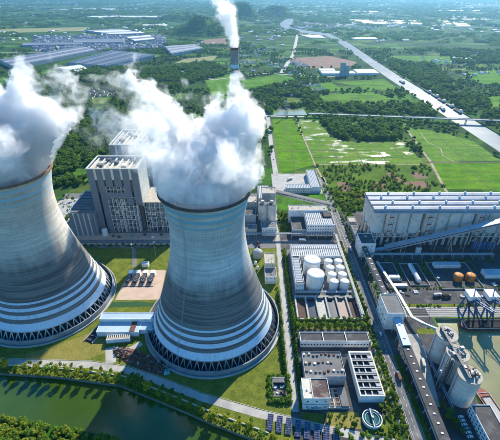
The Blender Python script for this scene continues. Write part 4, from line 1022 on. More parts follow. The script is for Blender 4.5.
t = bld('workshop_row', 'long low white workshop with dark roof in front of the double tree row', 'building', 47, 111, 246, 257, 7.6, 'white_wall', 'roof_dark', wins={'s': (1,22,1.5,1.6)})
for i in range(1,3):
    m=MB(); m.box(-32+i*64/3-.3,-32+i*64/3+.3,-5.4,5.4,7.7,8.8); part('fire_wall', m, 'white_wall', t)
m=MB(); m.box(-32.1,32.1,-5.75,-5.52,3.1,3.5); part('string_course', m, 'cladding_blue', t)
t = thing('filter_basins', 'open white concrete filter block of six dark water cells beside the plant road', 'building', (98.5,212,0))
m=MB(); m.box(-10,10,-22,22,0,6.4); part('wall', m, 'white_wall', t)
m=MB(); parapet(m,-10.1,10.1,-22.1,22.1,6.4,2.6,1.0); part('rim', m, 'white_wall', t)
for i in range(6):
    y0=-21+i*7; m=MB(); m.box(-9,9,y0+.1,y0+6.1,6.45,6.7); part('cell_water', m, 'basin_black', t)
    m=MB(); m.box(-9,9,y0+6.12,y0+6.95,6.4,8.9); part('cell_wall', m, 'concrete_wall', t)
    for k in range(3): m=MB(); m.box(-4.8+k*5.4-.55,-4.8+k*5.4+.55,y0+.12,y0+6.08,7.3,7.9); part('trough', m, 'concrete_wall', t)
    m=MB(); m.box(5.4,8.9,y0+.4,y0+3.2,7.95,9.1); part('valve_box', m, 'grey_wall', t); m=MB(); m.box(-9,9,y0+4.9,y0+6.0,8.2,8.5); part('walkway', m, 'roof_beige', t)
t = thing('sludge_pits', 'low slab with two brown sludge pits between office and filter block', 'pit', (71,193,0))
m=MB(); m.box(-8.5,8.5,-9,9,0,2.0); part('wall', m, 'concrete_wall', t)
for x in (-5.2,-.2):
    m=MB(); m.box(x-1.5,x+1.5,-7.5,7.5,2.02,2.1); part('pit', m, 'sludge_brown', t); m=MB(); parapet(m,x-1.8,x+1.8,-7.8,7.8,2.0,.7,.3); part('kerb', m, 'roof_beige', t)
    for k in range(3): m=MB(); m.box(x-1.45,x+1.45,-4.5+k*4.2,-4.0+k*4.2,2.15,2.5); part('cross_beam', m, 'cream_wall', t)
m=MB(); m.box(2.3,8.2,-8.5,8.6,2.02,3.6); part('cover', m, 'roof_grey', t)
t = thing('clarifier', 'round clarifier basin with green water and a white bridge', 'clarifier', (95,175,0))
m=MB(); m.lathe([(7.6,0),(7.6,3.2),(7.0,3.2),(7.0,2.0)],40,smooth=False); part('wall', m, 'paint_white', t)
m=MB(); m.lathe([(7.0,2.2),(.02,2.2)],40,smooth=False); part('water', m, 'teal_water', t)
m=MB(); m.lathe([(5.6,2.25),(5.6,2.9),(5.2,2.9),(5.2,2.25)],40,smooth=False); part('weir_ring', m, 'steel_teal', t)
m=MB(); m.box(-.8,.8,-7.7,7.7,3.3,3.6); br=part('bridge', m, 'paint_white', t)
m=MB(); m.box(-.8,-.7,-7.7,7.7,3.6,4.6); m.box(.7,.8,-7.7,7.7,3.6,4.6); part('railing', m, 'steel_pale', br); m=MB(); m.cyl((0,0),.9,3.6,5.2,12); part('drive_unit', m, 'steel_pale', br)
# settling basins
t = thing('settling_basins', 'six long open settling basins with pale dividing walls behind the tree row', 'basin', (82,296,0))
cols = ['sludge_brown','basin_black','sludge_grey','basin_black','sludge_pink','sludge_brown']
for i in range(6):
    x0=-32.5+i*10.9; m=MB(); m.box(x0,x0+9.2,-14.5,14.5,.1,.5); part('basin_floor', m, cols[i], t)
for i in range(7):
    x0=-32.5+i*10.9; m=MB(); m.box(x0-1.65,x0-.05,-15.5,15.5,0,2.6); part('divider', m, 'concrete_pave' if i else 'concrete_wall', t)
m=MB(); m.box(-34.1,32.9,-16.6,-15.55,0,2.6); part('front_wall', m, 'concrete_wall', t); m=MB(); m.box(-34.1,32.9,15.55,17.6,0,2.8); part('rear_wall', m, 'concrete_pave', t)
for i in range(6):
    m=MB(); m.box(-32.5+i*10.9+2,-32.5+i*10.9+7,13.2,14.4,.5,3.2); part('inlet_box', m, 'steel_dark', t)
pipe_rack('low pipe rack between the settling basins and the white tanks', (50,318.5,0), (114,318.5,0), 3.2, 3.0, 4, 8)
for i in range(7):
    t = thing('pump_unit', f'small pump set behind the settling basins, {ordn(i)} from the lane', 'pump', (64+i*7.2,323.5,0), 0, 'pumps before the white tanks')
    m=MB(); m.box(-1.6,1.6,-1,1,0,.5); part('base', m, 'kerb_concrete', t); m=MB(); m.tube([(-1.2,0,1.1),(.6,0,1.1)],.65,10); part('motor', m, 'paint_blue', t); m=MB(); m.tube([(.7,0,.9),(1.3,0,.9),(1.3,0,2.6)],.28,8); part('pipe', m, 'paint_white', t)
# tanks
tank('big white domed tank nearest the settling basins', 72.6, 332, 9.6, 18, 'tank_white', 'two big white tanks', dome=.2)
tank('big white domed tank standing behind its twin by the solar-roofed wing', 72, 357, 9.6, 18, 'tank_white', 'two big white tanks', dome=.2)
for c,(x,cn) in enumerate(((93,'column nearer the big tanks'),(104.8,'column nearer the plant road'))):
    for r_,y in enumerate((328,340.3,352.6,364.9)): tank(f'small white tank, {ordn(r_)} from the front in the {cn}', x, y, 4.9, 10.5, 'tank_white', 'eight small white tanks', dome=.3, rings=2)
t = thing('treatment_building', 'white L-shaped building with striped solar roof wrapping the white tanks', 'building', (80,360,0))
block(t, -30, 30, 12, 36, 12, 'white_wall', 'roof_dark', wins={'s': (2,14,1.6,1.5)}); rows_solar(t, -29, 29, 13, 25.5, 12.15, 'y', 2.5, 1.5); rows_solar(t, -29, 29, 27, 35, 12.15, 'y', 2.5, 1.5)
block(t, -30, -20.8, -38, 11.8, 12, 'white_wall', 'roof_dark', wins={'s': (2,3,1.5,1.5), 'w': (2,12,1.5,1.5)}); rows_solar(t, -29, -22, -36, 10, 12.15, 'x', 2.9, 1.5)
pipe_rack('long pipe rack along the west side of the plant road', (114,282,0), (114,428,0), 6, 3.0, 4, 10)
pipe_rack('elevated pipe bridge crossing in front of the laboratory block', (-60,428.5,0), (113,428.5,0), 7, 4, 5, 11)
pipe_rack('pipe rack crossing behind the fuel yard towards the coal silos', (138,383,0), (300,383,0), 7, 4, 5, 12)
# ------------------------------------------------------------------ laboratory block and ash tower
t = thing('laboratory_block', 'white four-storey block with striped dark roof beside the plant road', 'building', (85,455,0))
block(t, -9, 28, -22, 12, 18, 'white_wall', 'roof_dark', wins={'s': (4,11,1.8,1.5), 'w': (2,5,1.6,1.5), 'e': (4,8,1.6,1.5)}); rows_solar(t, -8, 27, -21, -6, 18.15, 'y', 2.6, 1.5); rows_solar(t, -8, 15, -5, 11, 18.15, 'y', 2.6, 1.5)
block(t, -28, -9.2, -22, 12, 10, 'grey_wall', 'roof_dark', wins={'s': (2,4,1.6,1.5), 'w': (2,6,1.6,1.5)}); block(t, -30, 24, 12.2, 27, 20, 'white_wall', 'roof_beige', bits=6, seed=7)
m=MB(); m.box(16,26,-4,9,18.2,20.4); part('stair_head', m, 'roof_dark', t)
gallery('pale inclined conveyor gallery passing behind the laboratory block', (38,506,27), (118,497,11), 7, 4.5, 'roof_grey', 'concrete_wall', 18)
t = bld('ash_tower', 'square concrete ash tower above the two grey silos beside the lane', 'tower', 17, 36, 480, 500, 40, 'concrete_wall', 'roof_beige', wins={'s': (4,3,1.4,1.6), 'e': (4,3,1.4,1.6)}, bits=4, seed=5)
for i,(x,lab) in enumerate(((17.5,'left one of the two grey ash silos in front of the ash tower'),(30,'right one of the two grey ash silos in front of the ash tower'))):
    t = thing('ash_silo', lab, 'silo', (x,465,0), 0, 'ash silos')
    m=MB(); m.lathe([(6.2,9),(6.2,33)],32); part('shell', m, 'silo_concrete', t); m=MB(); m.lathe([(6.5,32.6),(6.5,33.4),(.02,34)],32,smooth=False); part('roof', m, 'roof_grey', t); m=MB(); m.box(-2,2,-2,2,33.8,37.5); part('filter_box', m, 'steel_pale', t)
    m=MB(); m.lathe([(6.1,9),(2.2,3.5)][::-1],24); part('hopper', m, 'steel_dark', t)
    for a in range(6): m=MB(); m.beam((5.6*math.cos(a*1.047),5.6*math.sin(a*1.047),0),(5.6*math.cos(a*1.047),5.6*math.sin(a*1.047),9.2),.7); part('leg', m, 'concrete_wall', t)
bld('loading_house', 'low white loading house below the grey ash silos', 'building', 16, 36, 434, 452, 12, 'white_wall', 'roof_grey', wins={'s': (2,5,1.5,1.4)}, bits=4, seed=6)
bld('switch_house', 'narrow grey building with striped roof behind the ash tower', 'building', 12, 30, 512, 556, 15, 'grey_wall', 'roof_dark', bits=0)
rows_solar(bpy.data.objects['switch_house'], -8, 8, -21, 21, 15.15, 'y', 2.6, 1.5)
q = random.Random(9)
for i,(x0,x1,y0,y1,h,lab) in enumerate([(-6,9,436,448,9,'low cream building'),(-12,8,455,474,20,'grey cubic building'),(-10,10,480,500,26,'tall pale building'),(-30,-12,440,466,14,'broad grey building'),(-55,-34,436,460,17,'white stepped building')]):
    bld('process_building', f'{lab} half hidden behind the near cooling tower', 'building', x0,x1,y0,y1,h, ['cream_wall','grey_wall','concrete_wall','grey_wall','white_wall'][i], ['roof_grey','roof_dark','roof_beige','roof_metal','roof_grey'][i], group='buildings behind the near tower', wins={'s': (max(1,int(h/5)),4,1.5,1.4)}, bits=4, seed=20+i)
# south of the pipe bridge, west of the lane
t = thing('dosing_house', 'narrow two-step cream building beside the lane right of the near tower', 'building', (23,354,0))
block(t,-6,6,-2,18,16,'cream_wall','roof_beige',wins={'s':(3,2,1.4,1.4),'e':(3,4,1.4,1.4)},bits=3,seed=8); block(t,-6,7,-18,-2.2,10,'white_wall','roof_grey',wins={'s':(2,3,1.4,1.4),'e':(2,3,1.4,1.4)},bits=2,seed=9)
tank('squat grey cone-roofed tank between near tower and dosing house', 9.5, 388, 6.2, 7, 'cladding_grey', None, dome=.55)
for i in range(6):
    t = thing('process_vessel', f'small process vessel between the near tower and the lane, {ordn(i)} from the front', 'vessel', (rnd.uniform(2,14),352+i*9.5 if i<3 else 366+i*9.5,0), 0, 'vessels beside the near tower')
    m=MB(); m.lathe([(1.6,.8),(1.6,4.6),(.8,5.4),(.02,5.6)],14); part('shell', m, rnd.choice(['paint_blue','steel_pale','rust','paint_white']), t)
    for a in range(3): m=MB(); m.beam((1.3*math.cos(a*2.09),1.3*math.sin(a*2.09),0),(1.3*math.cos(a*2.09),1.3*math.sin(a*2.09),1),.25); part('leg', m, 'steel_dark', t)
# ------------------------------------------------------------------ courtyard warehouse
t = thing('courtyard_building', 'L-shaped white storehouse with striped roof round a paved yard behind the plant', 'building', (88,595,0))
block(t,12,29,-30,37,8,'white_wall','roof_dark',wins={'w':(1,14,1.6,1.6)}); rows_solar(t,13,28,-29,36,8.15,'y',2.6,1.5)
block(t,-30,11.8,-34,-21,8,'white_wall','roof_dark',wins={'s':(2,12,1.6,1.4)}); rows_solar(t,-29,11,-33,-22,8.15,'y',2.6,1.5)
# ------------------------------------------------------------------ coal silo battery
def coal_silos():
    t = thing('coal_silo_battery', 'huge pale battery of coal silos on concrete legs under long metal roofs', 'silos', (155,412,0))
    sx, sy = 15.6, 12.5
    # scalloped silo: an 18-gon softened box
    prof = []
    for k in range(28):
        a = 2*math.pi*k/28; c, s = math.cos(a), math.sin(a); r = 1/((abs(c)**3+abs(s)**3)**(1/3)); prof.append((c*r*sx*.497, s*r*sy*.497))
    m = MB(); m.prism(prof, 19, 48)
    me = m.mesh('silo', 'silo_concrete')
    m = MB(); nn = len(prof)
    m.add([(x,y,19) for x,y in prof]+[(x*.3,y*.3,9) for x,y in prof], [(i,nn+i,nn+(i+1)%nn,(i+1)%nn) for i in range(nn)]); hop = m.mesh('hopper', 'grey_wall')
    m = MB(); m.box(-.7,.7,-.7,.7,0,19.2); col = m.mesh('column', 'silo_concrete')
    m = MB(); m.box(-sx/2,sx/2,-.5,.5,12.5,13.7); tie = m.mesh('tie_beam', 'silo_concrete')
    xs_, x = [], sx/2
    for b in range(4):
        for k in range(4): xs_.append(x); x += sx
        x += 2.4
    for j in range(4):
        y = sy/2 + j*sy
        for i, x in enumerate(xs_):
            if 0 < j < 3 and i > 0: continue
            s_ = link('silo', me, t, (x,y,0)); link('hopper', hop, s_)
            if j in (0,) or i == 0:
                for dx in (-sx/2+.9, 0, sx/2-.9): link('column', col, t, (x+dx, y-sy/2+1.0, 0))
                link('tie_beam', tie, t, (x, y-sy/2+1.0, 0))
                if i == 0: link('column', col, t, (x-sx/2+.9, y+sy/2-1.2, 0))
    L = xs_[-1]+sx/2
    m = MB(); m.box(-.6,L+.6,-.6,4*sy+.6,48.05,49.4); part('roof_slab', m, 'roof_metal', t)
    for j in range(4):
        y = sy/2+j*sy; m = MB(); a = [(-3.9,0),(3.9,0),(3.9,3.6),(0,5.0),(-3.9,3.6)]
        m.add([(-1.2,y+u,49.42+v) for u,v in a]+[(L+1.2,y+u,49.42+v) for u,v in a], [(0,1,2,3,4)[::-1],(5,6,7,8,9),(0,5,6,1)[::-1],(1,6,7,2)[::-1],(2,7,8,3)[::-1],(3,8,9,4)[::-1],(4,9,5,0)[::-1]])
        g = part('roof_gallery', m, 'roof_metal', t)
        m = MB(); m.lathe([(1.5,53.4),(1.5,55.2),(.9,56.0),(.02,56.2)],12,(0,y)); vm = m.mesh('roof_vent','paint_white')
        for i in range(8): link('roof_vent', vm, g, (14+((j*13) % 24)+i*34,0,0))
        m = MB()
        for i in range(int(L/7.8)): m.box(i*7.8, i*7.8+.25, y-4.05, y-3.9, 49.5, 53)
        part('wall_rib', m, 'cladding_grey', g)
    # red and white zigzag stairs on the front
    for b, x in enumerate((sx*1.0+6, sx*3+2.4+4.6+16, sx*6+40)):
        st = MB()
        for k in range(9):
            z = 3+k*5; a, c = (x-2, x+2) if k % 2 else (x+2, x-2); st.beam((a,-2.0,z),(c,-2.0,z+5),1.1,.3, k % 2); st.box(min(a,c)-.6, max(a,c)+.6, -2.7,-1.0,z+4.9,z+5.1,1-(k%2))
        for dx in (-2.7,2.7): st.beam((x+dx,-2.6,0),(x+dx,-2.6,48.5),.3)
        part('stair_tower', st, ['paint_red','paint_white'], t)
coal_silos()
gallery('long pale inclined conveyor climbing to the right in front of the coal silos', (172,399,2.5), (330,399,48), 7.5, 4.6, 'roof_metal', 'roof_metal', 20)
gallery('low dark end of the inclined conveyor leaving the ground', (158,399,.2), (171.6,399,2.4), 4, 2.6, 'roof_blue', 'grey_wall', 20, False)
t = bld('conveyor_pier', 'white pier block under the inclined conveyor', 'pier', 210, 216, 394.5, 397.5, 8, 'white_wall', 'roof_metal', par=0)
for i in range(7):
    t = thing('blue_drum', f'upright blue tank beneath the silos at the right picture edge, {ordn(i)} from the left', 'tank', (286+i*4.4,404,0), 0, 'blue tanks under the coal silos')
    m=MB(); m.lathe([(2.0,0),(2.0,9),(1.2,10.2),(.02,10.4)],18); part('shell', m, 'paint_blue', t); m=MB(); m.cyl((0,0),.3,10.2,11.2,8); part('vent', m, 'steel_pale', t)
# transfer houses and west conveyors
bld('transfer_house', 'white transfer house with dark roof at the corner of the coal silos', 'building', 136, 154, 386, 409, 20, 'white_wall', 'roof_dark', wins={'s': (3,2,1.4,1.6), 'w': (3,3,1.4,1.6)}, bits=3, seed=31)
bld('control_room', 'small beige flat-roofed house north-west of the coal silos', 'building', 138, 148, 455, 468, 9, 'cream_wall', 'roof_beige', wins={'s': (2,3,1.2,1.2), 'w': (2,3,1.2,1.2)})
bld('control_room', 'long low grey annex between transfer house and beige house', 'building', 139, 148, 412, 452, 7, 'grey_wall', 'roof_grey', bits=5, seed=33)
gallery('short dark conveyor gallery between the two transfer houses', (140,385.6,12), (140,295.4,13), 5.2, 4.2, 'roof_dark', 'grey_wall', 16, True, 9)
bld('transfer_tower', 'large white transfer house with grey roof west of the harbour', 'building', 132, 149, 268, 295, 21, 'white_wall', 'roof_grey', wins={'w': (3,4,1.6,1.8), 's': (2,1,1.5,1.6)})
gallery('steep pale blue conveyor section below the large transfer house', (141.5,267.6,12), (141.5,238,8.5), 6.6, 4.6, 'roof_blue', 'roof_blue', 14, True, 2)
gallery('long dark-roofed conveyor with white skylights running to the bottom edge', (141.5,237.4,7), (139.5,110,5.5), 7.8, 4.4, 'roof_dark', 'grey_wall', 13, True, 17)
# turquoise enclosed walkway to the silos
wk = thing('pipe_conveyor', 'thin pale turquoise pipe conveyor zigzagging past the fuel yard to the harbour silos', 'conveyor', (153,370,0))
pts = [(0,0,5),(7,-62,6),(9,-92,6),(15,-104,10),(19,-126,24)]
for a, b in zip(pts, pts[1:]):
    m=MB(); m.beam(a,b,2.2,2.0); sg=part('tube_section', m, 'steel_teal', wk); m=MB(); m.beam((a[0],a[1],a[2]+1.1),(b[0],b[1],b[2]+1.1),2.6,.16); part('cover', m, 'roof_metal', sg)
for k in range(11):
    f_=k/10; y=-f_*92; x=7*min(1,f_*1.48)+(2*max(0,(f_-.68)/.32)); m=MB(); m.beam((x-1.2,y,0),(x-.7,y,5.4),.3); m.beam((x+1.2,y,0),(x+.7,y,5.4),.3); part('support', m, 'steel_pale', wk)
# fuel yard
def compound(label, x0,x1,y0,y1):
    t = thing('bund_wall', label, 'wall', ((x0+x1)/2,(y0+y1)/2,0), 0, 'fuel yard bund walls'); a=(x1-x0)/2; b=(y1-y0)/2
    for (u0,u1,v0,v1) in ((-a,a,-b,-b+.4),(-a,a,b-.4,b),(-a,-a+.4,-b+.4,b-.4),(a-.4,a,-b+.4,b-.4)):
        m=MB(); m.box(u0,u1,v0,v1,0,1.7); part('wall_panel', m, 'concrete_pave', t)
    return t
compound('pale bund wall round the long horizontal fuel tank', 181, 203, 332, 372)
compound('pale bund wall round the two orange tanks', 214, 262, 326, 374)
compound('pale bund wall at the left end of the fuel yard', 156, 174, 340, 374)
bld('pump_shed', 'low white shed inside the left bund wall', 'shed', 160, 172, 342, 347, 4, 'white_wall', 'roof_metal', par=.3)
bld('pump_shed', 'long low white shed behind the orange tanks', 'shed', 221, 252, 364, 371, 4.2, 'white_wall', 'roof_metal', par=.3, wins={'s': (1,8,1.3,1.3)})
bld('pump_shed', 'low grey shed in front of the left bund wall', 'shed', 160, 176, 328, 332, 3.8, 'grey_wall', 'roof_metal', par=.3)
bld('pump_shed', 'white shed at the right picture edge behind the cranes', 'shed', 272, 296, 345, 356, 5, 'white_wall', 'roof_metal', par=.3)
t = thing('horizontal_tank', 'long white horizontal fuel tank inside its bund wall', 'tank', (192,352,0))
m=MB(); m.tube([(0,-15,3.2),(0,-14.2,3.2),(0,14.2,3.2),(0,15,3.2)],2.6,20); part('shell', m, 'tank_white', t)
for y in (-10,0,10): m=MB(); m.box(-2.4,2.4,y-.5,y+.5,0,2.2); part('saddle', m, 'concrete_wall', t)
m=MB(); m.box(-.6,.6,-14,14,5.85,6.0); part('catwalk', m, 'steel_pale', t)
tank('left one of the two orange tanks in the fuel yard', 239, 343, 4.9, 7.0, 'tank_orange', 'two orange tanks', dome=.3, rings=2)
tank('right one of the two orange tanks in the fuel yard', 253, 343, 4.9, 7.0, 'tank_orange', 'two orange tanks', dome=.3, rings=2)
mast('tall thin light mast at the front of the fuel yard', 196, 311, 30)
mast('thin light mast beside the harbour car park', 157, 205, 20)
# wharf
m=MB(); m.poly([(158,284.6),(420,284.6),(420,298.6),(158,298.6)],.07); struct('wharf', m, 'concrete_pave')
for i in range(5):
    t=thing('crane_rail', f'dark steel crane rail along the wharf, {ordn(i)} from the water', 'rail', (239,286+i*2.7,.07), 0, 'crane rails on the wharf'); m=MB(); m.box(-78,178,-.28,.28,0,.22); part('rail', m, 'steel_dark', t); m=MB(); m.box(-78,178,-.5,.5,0,.06); part('base_plate', m, 'roof_dark', t)
m=MB(); m.poly([(162,286),(184,286),(184,296),(162,296)],.12); struct('coal_bed', m, 'coal')
def crane(label, x):
    t = thing('ship_unloader', label, 'crane', (x,291,0), 0, 'blue ship unloaders on the wharf')
    for sx in (-6,6):
        for sy in (-5.5,6): m=MB(); m.beam((sx,sy,0),(sx*.6,sy*.6,19),1.5); part('leg', m, 'paint_blue', t)
        m=MB(); m.beam((sx,-5.5,1.2),(sx,6,1.2),.9); m.beam((sx*.85,-4.6,8),(sx*.75,4.6,12),.5); part('sill_beam', m, 'paint_blue', t)
    m=MB(); m.box(-4.6,4.6,-4.4,4.6,18.8,20.4); part('portal_deck', m, 'paint_blue', t)
    m=MB(); m.box(-5,5,-4.6,6.4,20.45,25.4); cb=part('machine_house', m, 'paint_white', t); m=MB(); m.box(-5.2,5.2,-4.8,6.6,25.4,25.8); part('roof', m, 'paint_white', cb)
    m=MB()
    for sx in (-1.6,1.6): m.beam((sx,-4,21.5),(sx+6,-27,27),1.1); m.beam((sx,-3,27),(sx+6,-27,28.5),.4)
    for k in range(7): f_=k/6; m.beam((-1.6+6*f_,-4-23*f_,21.5+5.5*f_),(1.6+6*f_,-4-23*f_,21.5+5.5*f_),.35); m.beam((-1.6+6*f_,-4-23*f_,21.5+5.5*f_),(-1.6+6*f_,-3-24*f_,27+1.5*f_),.3)
    part('boom', m, 'paint_blue', t)
    m=MB(); m.beam((0,-2,25.8),(0,0,33),.7); m.beam((0,0,33),(4,-19,27.4),.25); part('mast', m, 'paint_blue', t)
    m=MB(); m.beam((5.6,-25,26.4),(5.6,-25,9),.9); m.box(4.2,7,-26.4,-23.6,6.5,9.2); part('grab', m, 'steel_dark', t)
    m=MB(); m.box(-6.5,-3.8,-8,-5.2,15,18.4); part('cabin', m, 'window_glass', t)
    m=MB(); m.add([(-3,-3,17),(3,-3,17),(3,3,17),(-3,3,17),(-1,-1,10),(1,-1,10),(1,1,10),(-1,1,10)],[(0,1,5,4),(1,2,6,5),(2,3,7,6),(3,0,4,7),(3,2,1,0)]); part('hopper', m, 'steel_dark', t)
crane('left one of the two blue and white ship unloaders on the wharf', 224)
crane('right one of the two blue and white ship unloaders, at the picture edge', 243)
def barge(label, cx, cy_, L, W, rz, hull, hold, name='barge'):
    t = thing(name, label, 'barge', (cx,cy_,-3), rz, 'moored barges')
    o=[(-L/2,-W*.32),(-L/2+3,-W/2),(L/2-7,-W/2),(L/2-2,-W*.3),(L/2,0),(L/2-2,W*.3),(L/2-7,W/2),(-L/2+3,W/2),(-L/2,W*.32)]
    m=MB(); n=len(o); m.add([(x*.97,y*.86,-.6) for x,y in o]+[(x,y,3.4) for x,y in o],[(i,(i+1)%n,n+(i+1)%n,n+i) for i in range(n)]); part('hull', m, hull, t)
    m=MB(); m.poly(o,3.4); part('deck', m, 'hull_red', t)
    m=MB(); parapet(m,-L/2+13,L/2-9,-W/2+1.2,W/2-1.2,3.42,1.3,.35); part('coaming', m, hull, t)
    m=MB(); m.box(-L/2+13.5,L/2-9.5,-W/2+1.7,W/2-1.7,3.45,4.0); part('cargo', m, hold, t)
    m=MB(); m.box(-L/2+3,-L/2+10,-W*.36,W*.36,3.42,7.4); h_=part('wheelhouse', m, 'paint_white', t); m=MB(); m.box(-L/2+3.8,-L/2+9,-W*.25,W*.25,7.42,9.6); part('bridge', m, 'paint_white', h_); m=MB(); m.box(-L/2+9.02,-L/2+9.1,-W*.22,W*.22,8.2,9.2); part('window', m, 'window_glass', h_)
    m=MB(); parapet(m,-L/2+.8,L/2-5.5,-W/2+.2,W/2-.2,3.42,.5,.15); part('bulwark', m, 'paint_white', t)
    return t
barge('dark coal barge moored under the blue ship unloaders', 246, 274, 74, 12, math.pi, 'hull_dark', 'coal')
barge('reddish barge moored at the quay in the lower right corner', 195.5, 178, 52, 10.5, R(96), 'hull_red', 'concrete_pave')
# silos by the harbour
SL = []
for i,(y,lab) in enumerate(((235,'pale cement silo farthest from the car park'),(214.5,'pale cement silo in the middle of the three'),(194,'pale cement silo nearest the car park'))):
    t = thing('cement_silo', lab, 'silo', (172,y,0), 0, 'three cement silos by the harbour')
    m=MB(); m.lathe([(8.9,0),(8.9,30)],44); part('shell', m, 'silo_concrete', t)
    m=MB()
    for k in range(1,6): z=k*5; m.lathe([(8.91,z-.06),(8.96,z-.06),(8.96,z+.06),(8.91,z+.06)],44,smooth=False)
    part('joint_ring', m, 'concrete_wall', t)
    m=MB(); m.lathe([(9.1,29.6),(9.1,30.4),(8.3,30.4),(.02,30.4)],44,smooth=False); part('roof', m, 'roof_beige', t)
    for k in range(14):
        a=rnd.uniform(0,6.28); r_=rnd.uniform(1,6.6); s=rnd.uniform(.7,1.7); m=MB(); m.box(-s,s,-s*.7,s*.7,30.42,30.42+rnd.uniform(1,3.6)); part('filter_unit', m, rnd.choice(['steel_pale','steel_dark','rust','cladding_grey','cream_wall']), t, (r_*math.cos(a),r_*math.sin(a),0), rnd.uniform(0,3))
    m=MB(); m.lathe([(8.8,31.4),(8.85,31.5)],44); m.lathe([(8.8,30.9),(8.85,31)],44); part('handrail', m, 'steel_pale', t)
    for k in range(3): a=rnd.uniform(0,6.28); m=MB(); m.tube([(2*math.cos(a),2*math.sin(a),30.4),(2*math.cos(a),2*math.sin(a),34),(5*math.cos(a+1),5*math.sin(a+1),33)],.35,8); part('duct', m, 'steel_pale', t)
    m=MB()
    for k in range(20): m.beam((-9.4-.02*k,0,1.5*k),(-9.4,.0,1.5*k+1.5),.1)
    m.beam((-9.5,-.4,0),(-9.5,-.4,31),.12); m.beam((-9.5,.4,0),(-9.5,.4,31),.12); part('ladder', m, 'paint_blue', t)
t = thing('elevator_tower', 'dark lattice elevator between the pale cement silos', 'tower', (161.5,204.5,0))
m=MB(); lattice(m,-1.8,1.8,-1.8,1.8,0,34,1,9,.3,True,4); tag(part('frame', m, 'steel_dark', t), kind='stuff'); m=MB(); m.box(-1.1,1.1,-1.1,1.1,0,35); part('leg_casing', m, 'steel_dark', t)
gallery('narrow dark rooftop bridge linking the cement silos', (169,241,31.5), (169,189,31.5), 1.6, 1.5, 'steel_dark', 'steel_dark', 60, False, name='roof_bridge')
m=MB(); m.beam((164,186,2.2),(164,243,2.2),1.6,.5)
pipe_rack('blue-grey low pipe rack along the foot of the cement silos', (160.6,184,0), (160.6,244,0), 4, 1.8, 3, 10, 'paint_blue')
m=MB(); m.poly([(150,262),(163,262),(161,232),(153,186),(147.5,186),(147.5,240)],.09); struct('apron', m, 'concrete_pave')
# office and cars
t = bld('harbour_office', 'white three-storey building with dark roof in the lower right corner', 'building', 172, 187, 140, 181, 10, 'white_wall', 'roof_dark', wins={'w': (3,12,1.8,1.5), 'n': (3,4,1.6,1.5)})
m=MB(); m.box(-7.9,-7.52,-20.6,20.6,3.2,3.6); m.box(-7.9,-7.52,-20.6,20.6,6.5,6.9); part('string_course', m, 'paint_white', t)
def car(label, x, y, rz, mt):
    t = thing('parked_car', label, 'car', (x,y,.03), rz, 'cars parked by the harbour office')
    o=[(-2.2,.35),(-2.2,.95),(-1.5,1.0),(-1.0,1.5),(.7,1.5),(1.25,1.0),(2.15,.85),(2.2,.35)]
    m=MB(); n=len(o); m.add([(u,-.9,v) for u,v in o]+[(u,.9,v) for u,v in o],[tuple(range(n)),tuple(range(2*n-1,n-1,-1))]+[(i,n+i,n+(i+1)%n,(i+1)%n) for i in range(n)]); part('body', m, mt, t)
    m=MB(); m.add([(1.22,-.75,1.04),(1.22,.75,1.04),(.74,.7,1.48),(.74,-.7,1.48)],[(0,1,2,3)]); m.add([(-1.47,.75,1.04),(-1.47,-.75,1.04),(-1.03,-.7,1.48),(-1.03,.7,1.48)],[(0,1,2,3)])
    for s in (-1,1): m.add([(-1.3,s*.91,1.03),(1.1,s*.91,1.03),(.65,s*.91,1.42),(-.98,s*.91,1.42)],[(0,1,2,3)])
    part('windows', m, 'window_glass', t)
    for u in (-1.4,1.4):
        for s in (-.85,.85):
            m=MB(); m.tube([(u,s-.1,.33),(u,s+.1,.33)],.33,12); w_=part('wheel', m, 'coal', t); m=MB(); m.tube([(u,s-.11,.33),(u,s+.11,.33)],.17,8); part('rim', m, 'steel_pale', w_)
    for s in (-.6,.6): m=MB(); m.box(2.15,2.22,s-.2,s+.2,.6,.78); part('headlight', m, 'paint_white', t)
for i in range(6): car(f'white parked car, {ordn(i)} from the cement silos beside the harbour office', 165.5, 177.5-i*3.1, R(5), 'paint_white' if i != 3 else 'cladding_grey')
for i,(x,y,a,mt,lab) in enumerate([(127,262,90,'paint_white','white car driving on the plant road beside the large transfer house'),(125,345,90,'paint_red','red car on the plant road beside the short conveyor'),(46,700,90,'steel_dark','dark car on the straight country road beside the paddies'),(46.5,780,90,'paint_white','white car far along the country road beside the paddies')]): car(lab,x,y,R(a),mt)
# ramp at the quay
t = thing('rust_ramp', 'rusty brown loading ramp sticking into the harbour water', 'ramp', (190,211,-3), R(8))
m=MB(); m.box(-3,7,-3.4,3.4,2.0,2.7); part('deck', m, 'rust', t); m=MB(); m.box(5,6,-3,-2.3,-.5,2); m.box(5,6,2.3,3,-.5,2); part('pile', m, 'rust', t)

def lorry(label, x, y, rz, mt, ld):
    t = thing('lorry', label, 'lorry', (x,y,.1), R(rz), 'lorries in the plant')
    m=MB(); m.box(-5.2,2.2,-1.2,1.2,1.2,1.45); part('bed', m, 'steel_dark', t); m=MB(); m.box(-5.2,2.0,-1.25,1.25,1.46,3.6); part('load_box', m, ld, t)
    o=[(2.4,.6),(2.4,3.0),(3.7,3.0),(4.3,1.9),(4.4,.6)]; n=len(o); m=MB(); m.add([(u,-1.15,v) for u,v in o]+[(u,1.15,v) for u,v in o],[tuple(range(n)),tuple(range(2*n-1,n-1,-1))]+[(i,n+i,n+(i+1)%n,(i+1)%n) for i in range(n)]); c=part('cab', m, mt, t)
    m=MB(); m.add([(4.28,-1,1.98),(4.28,1,1.98),(3.76,1,2.9),(3.76,-1,2.9)],[(0,1,2,3)]); part('windscreen', m, 'window_glass', c)
    for u in (-4.2,-2.9,3.4):
        for s in (-1.0,1.0): m=MB(); m.tube([(u,s-.18,.5),(u,s+.18,.5)],.5,12); part('wheel', m, 'coal', t)
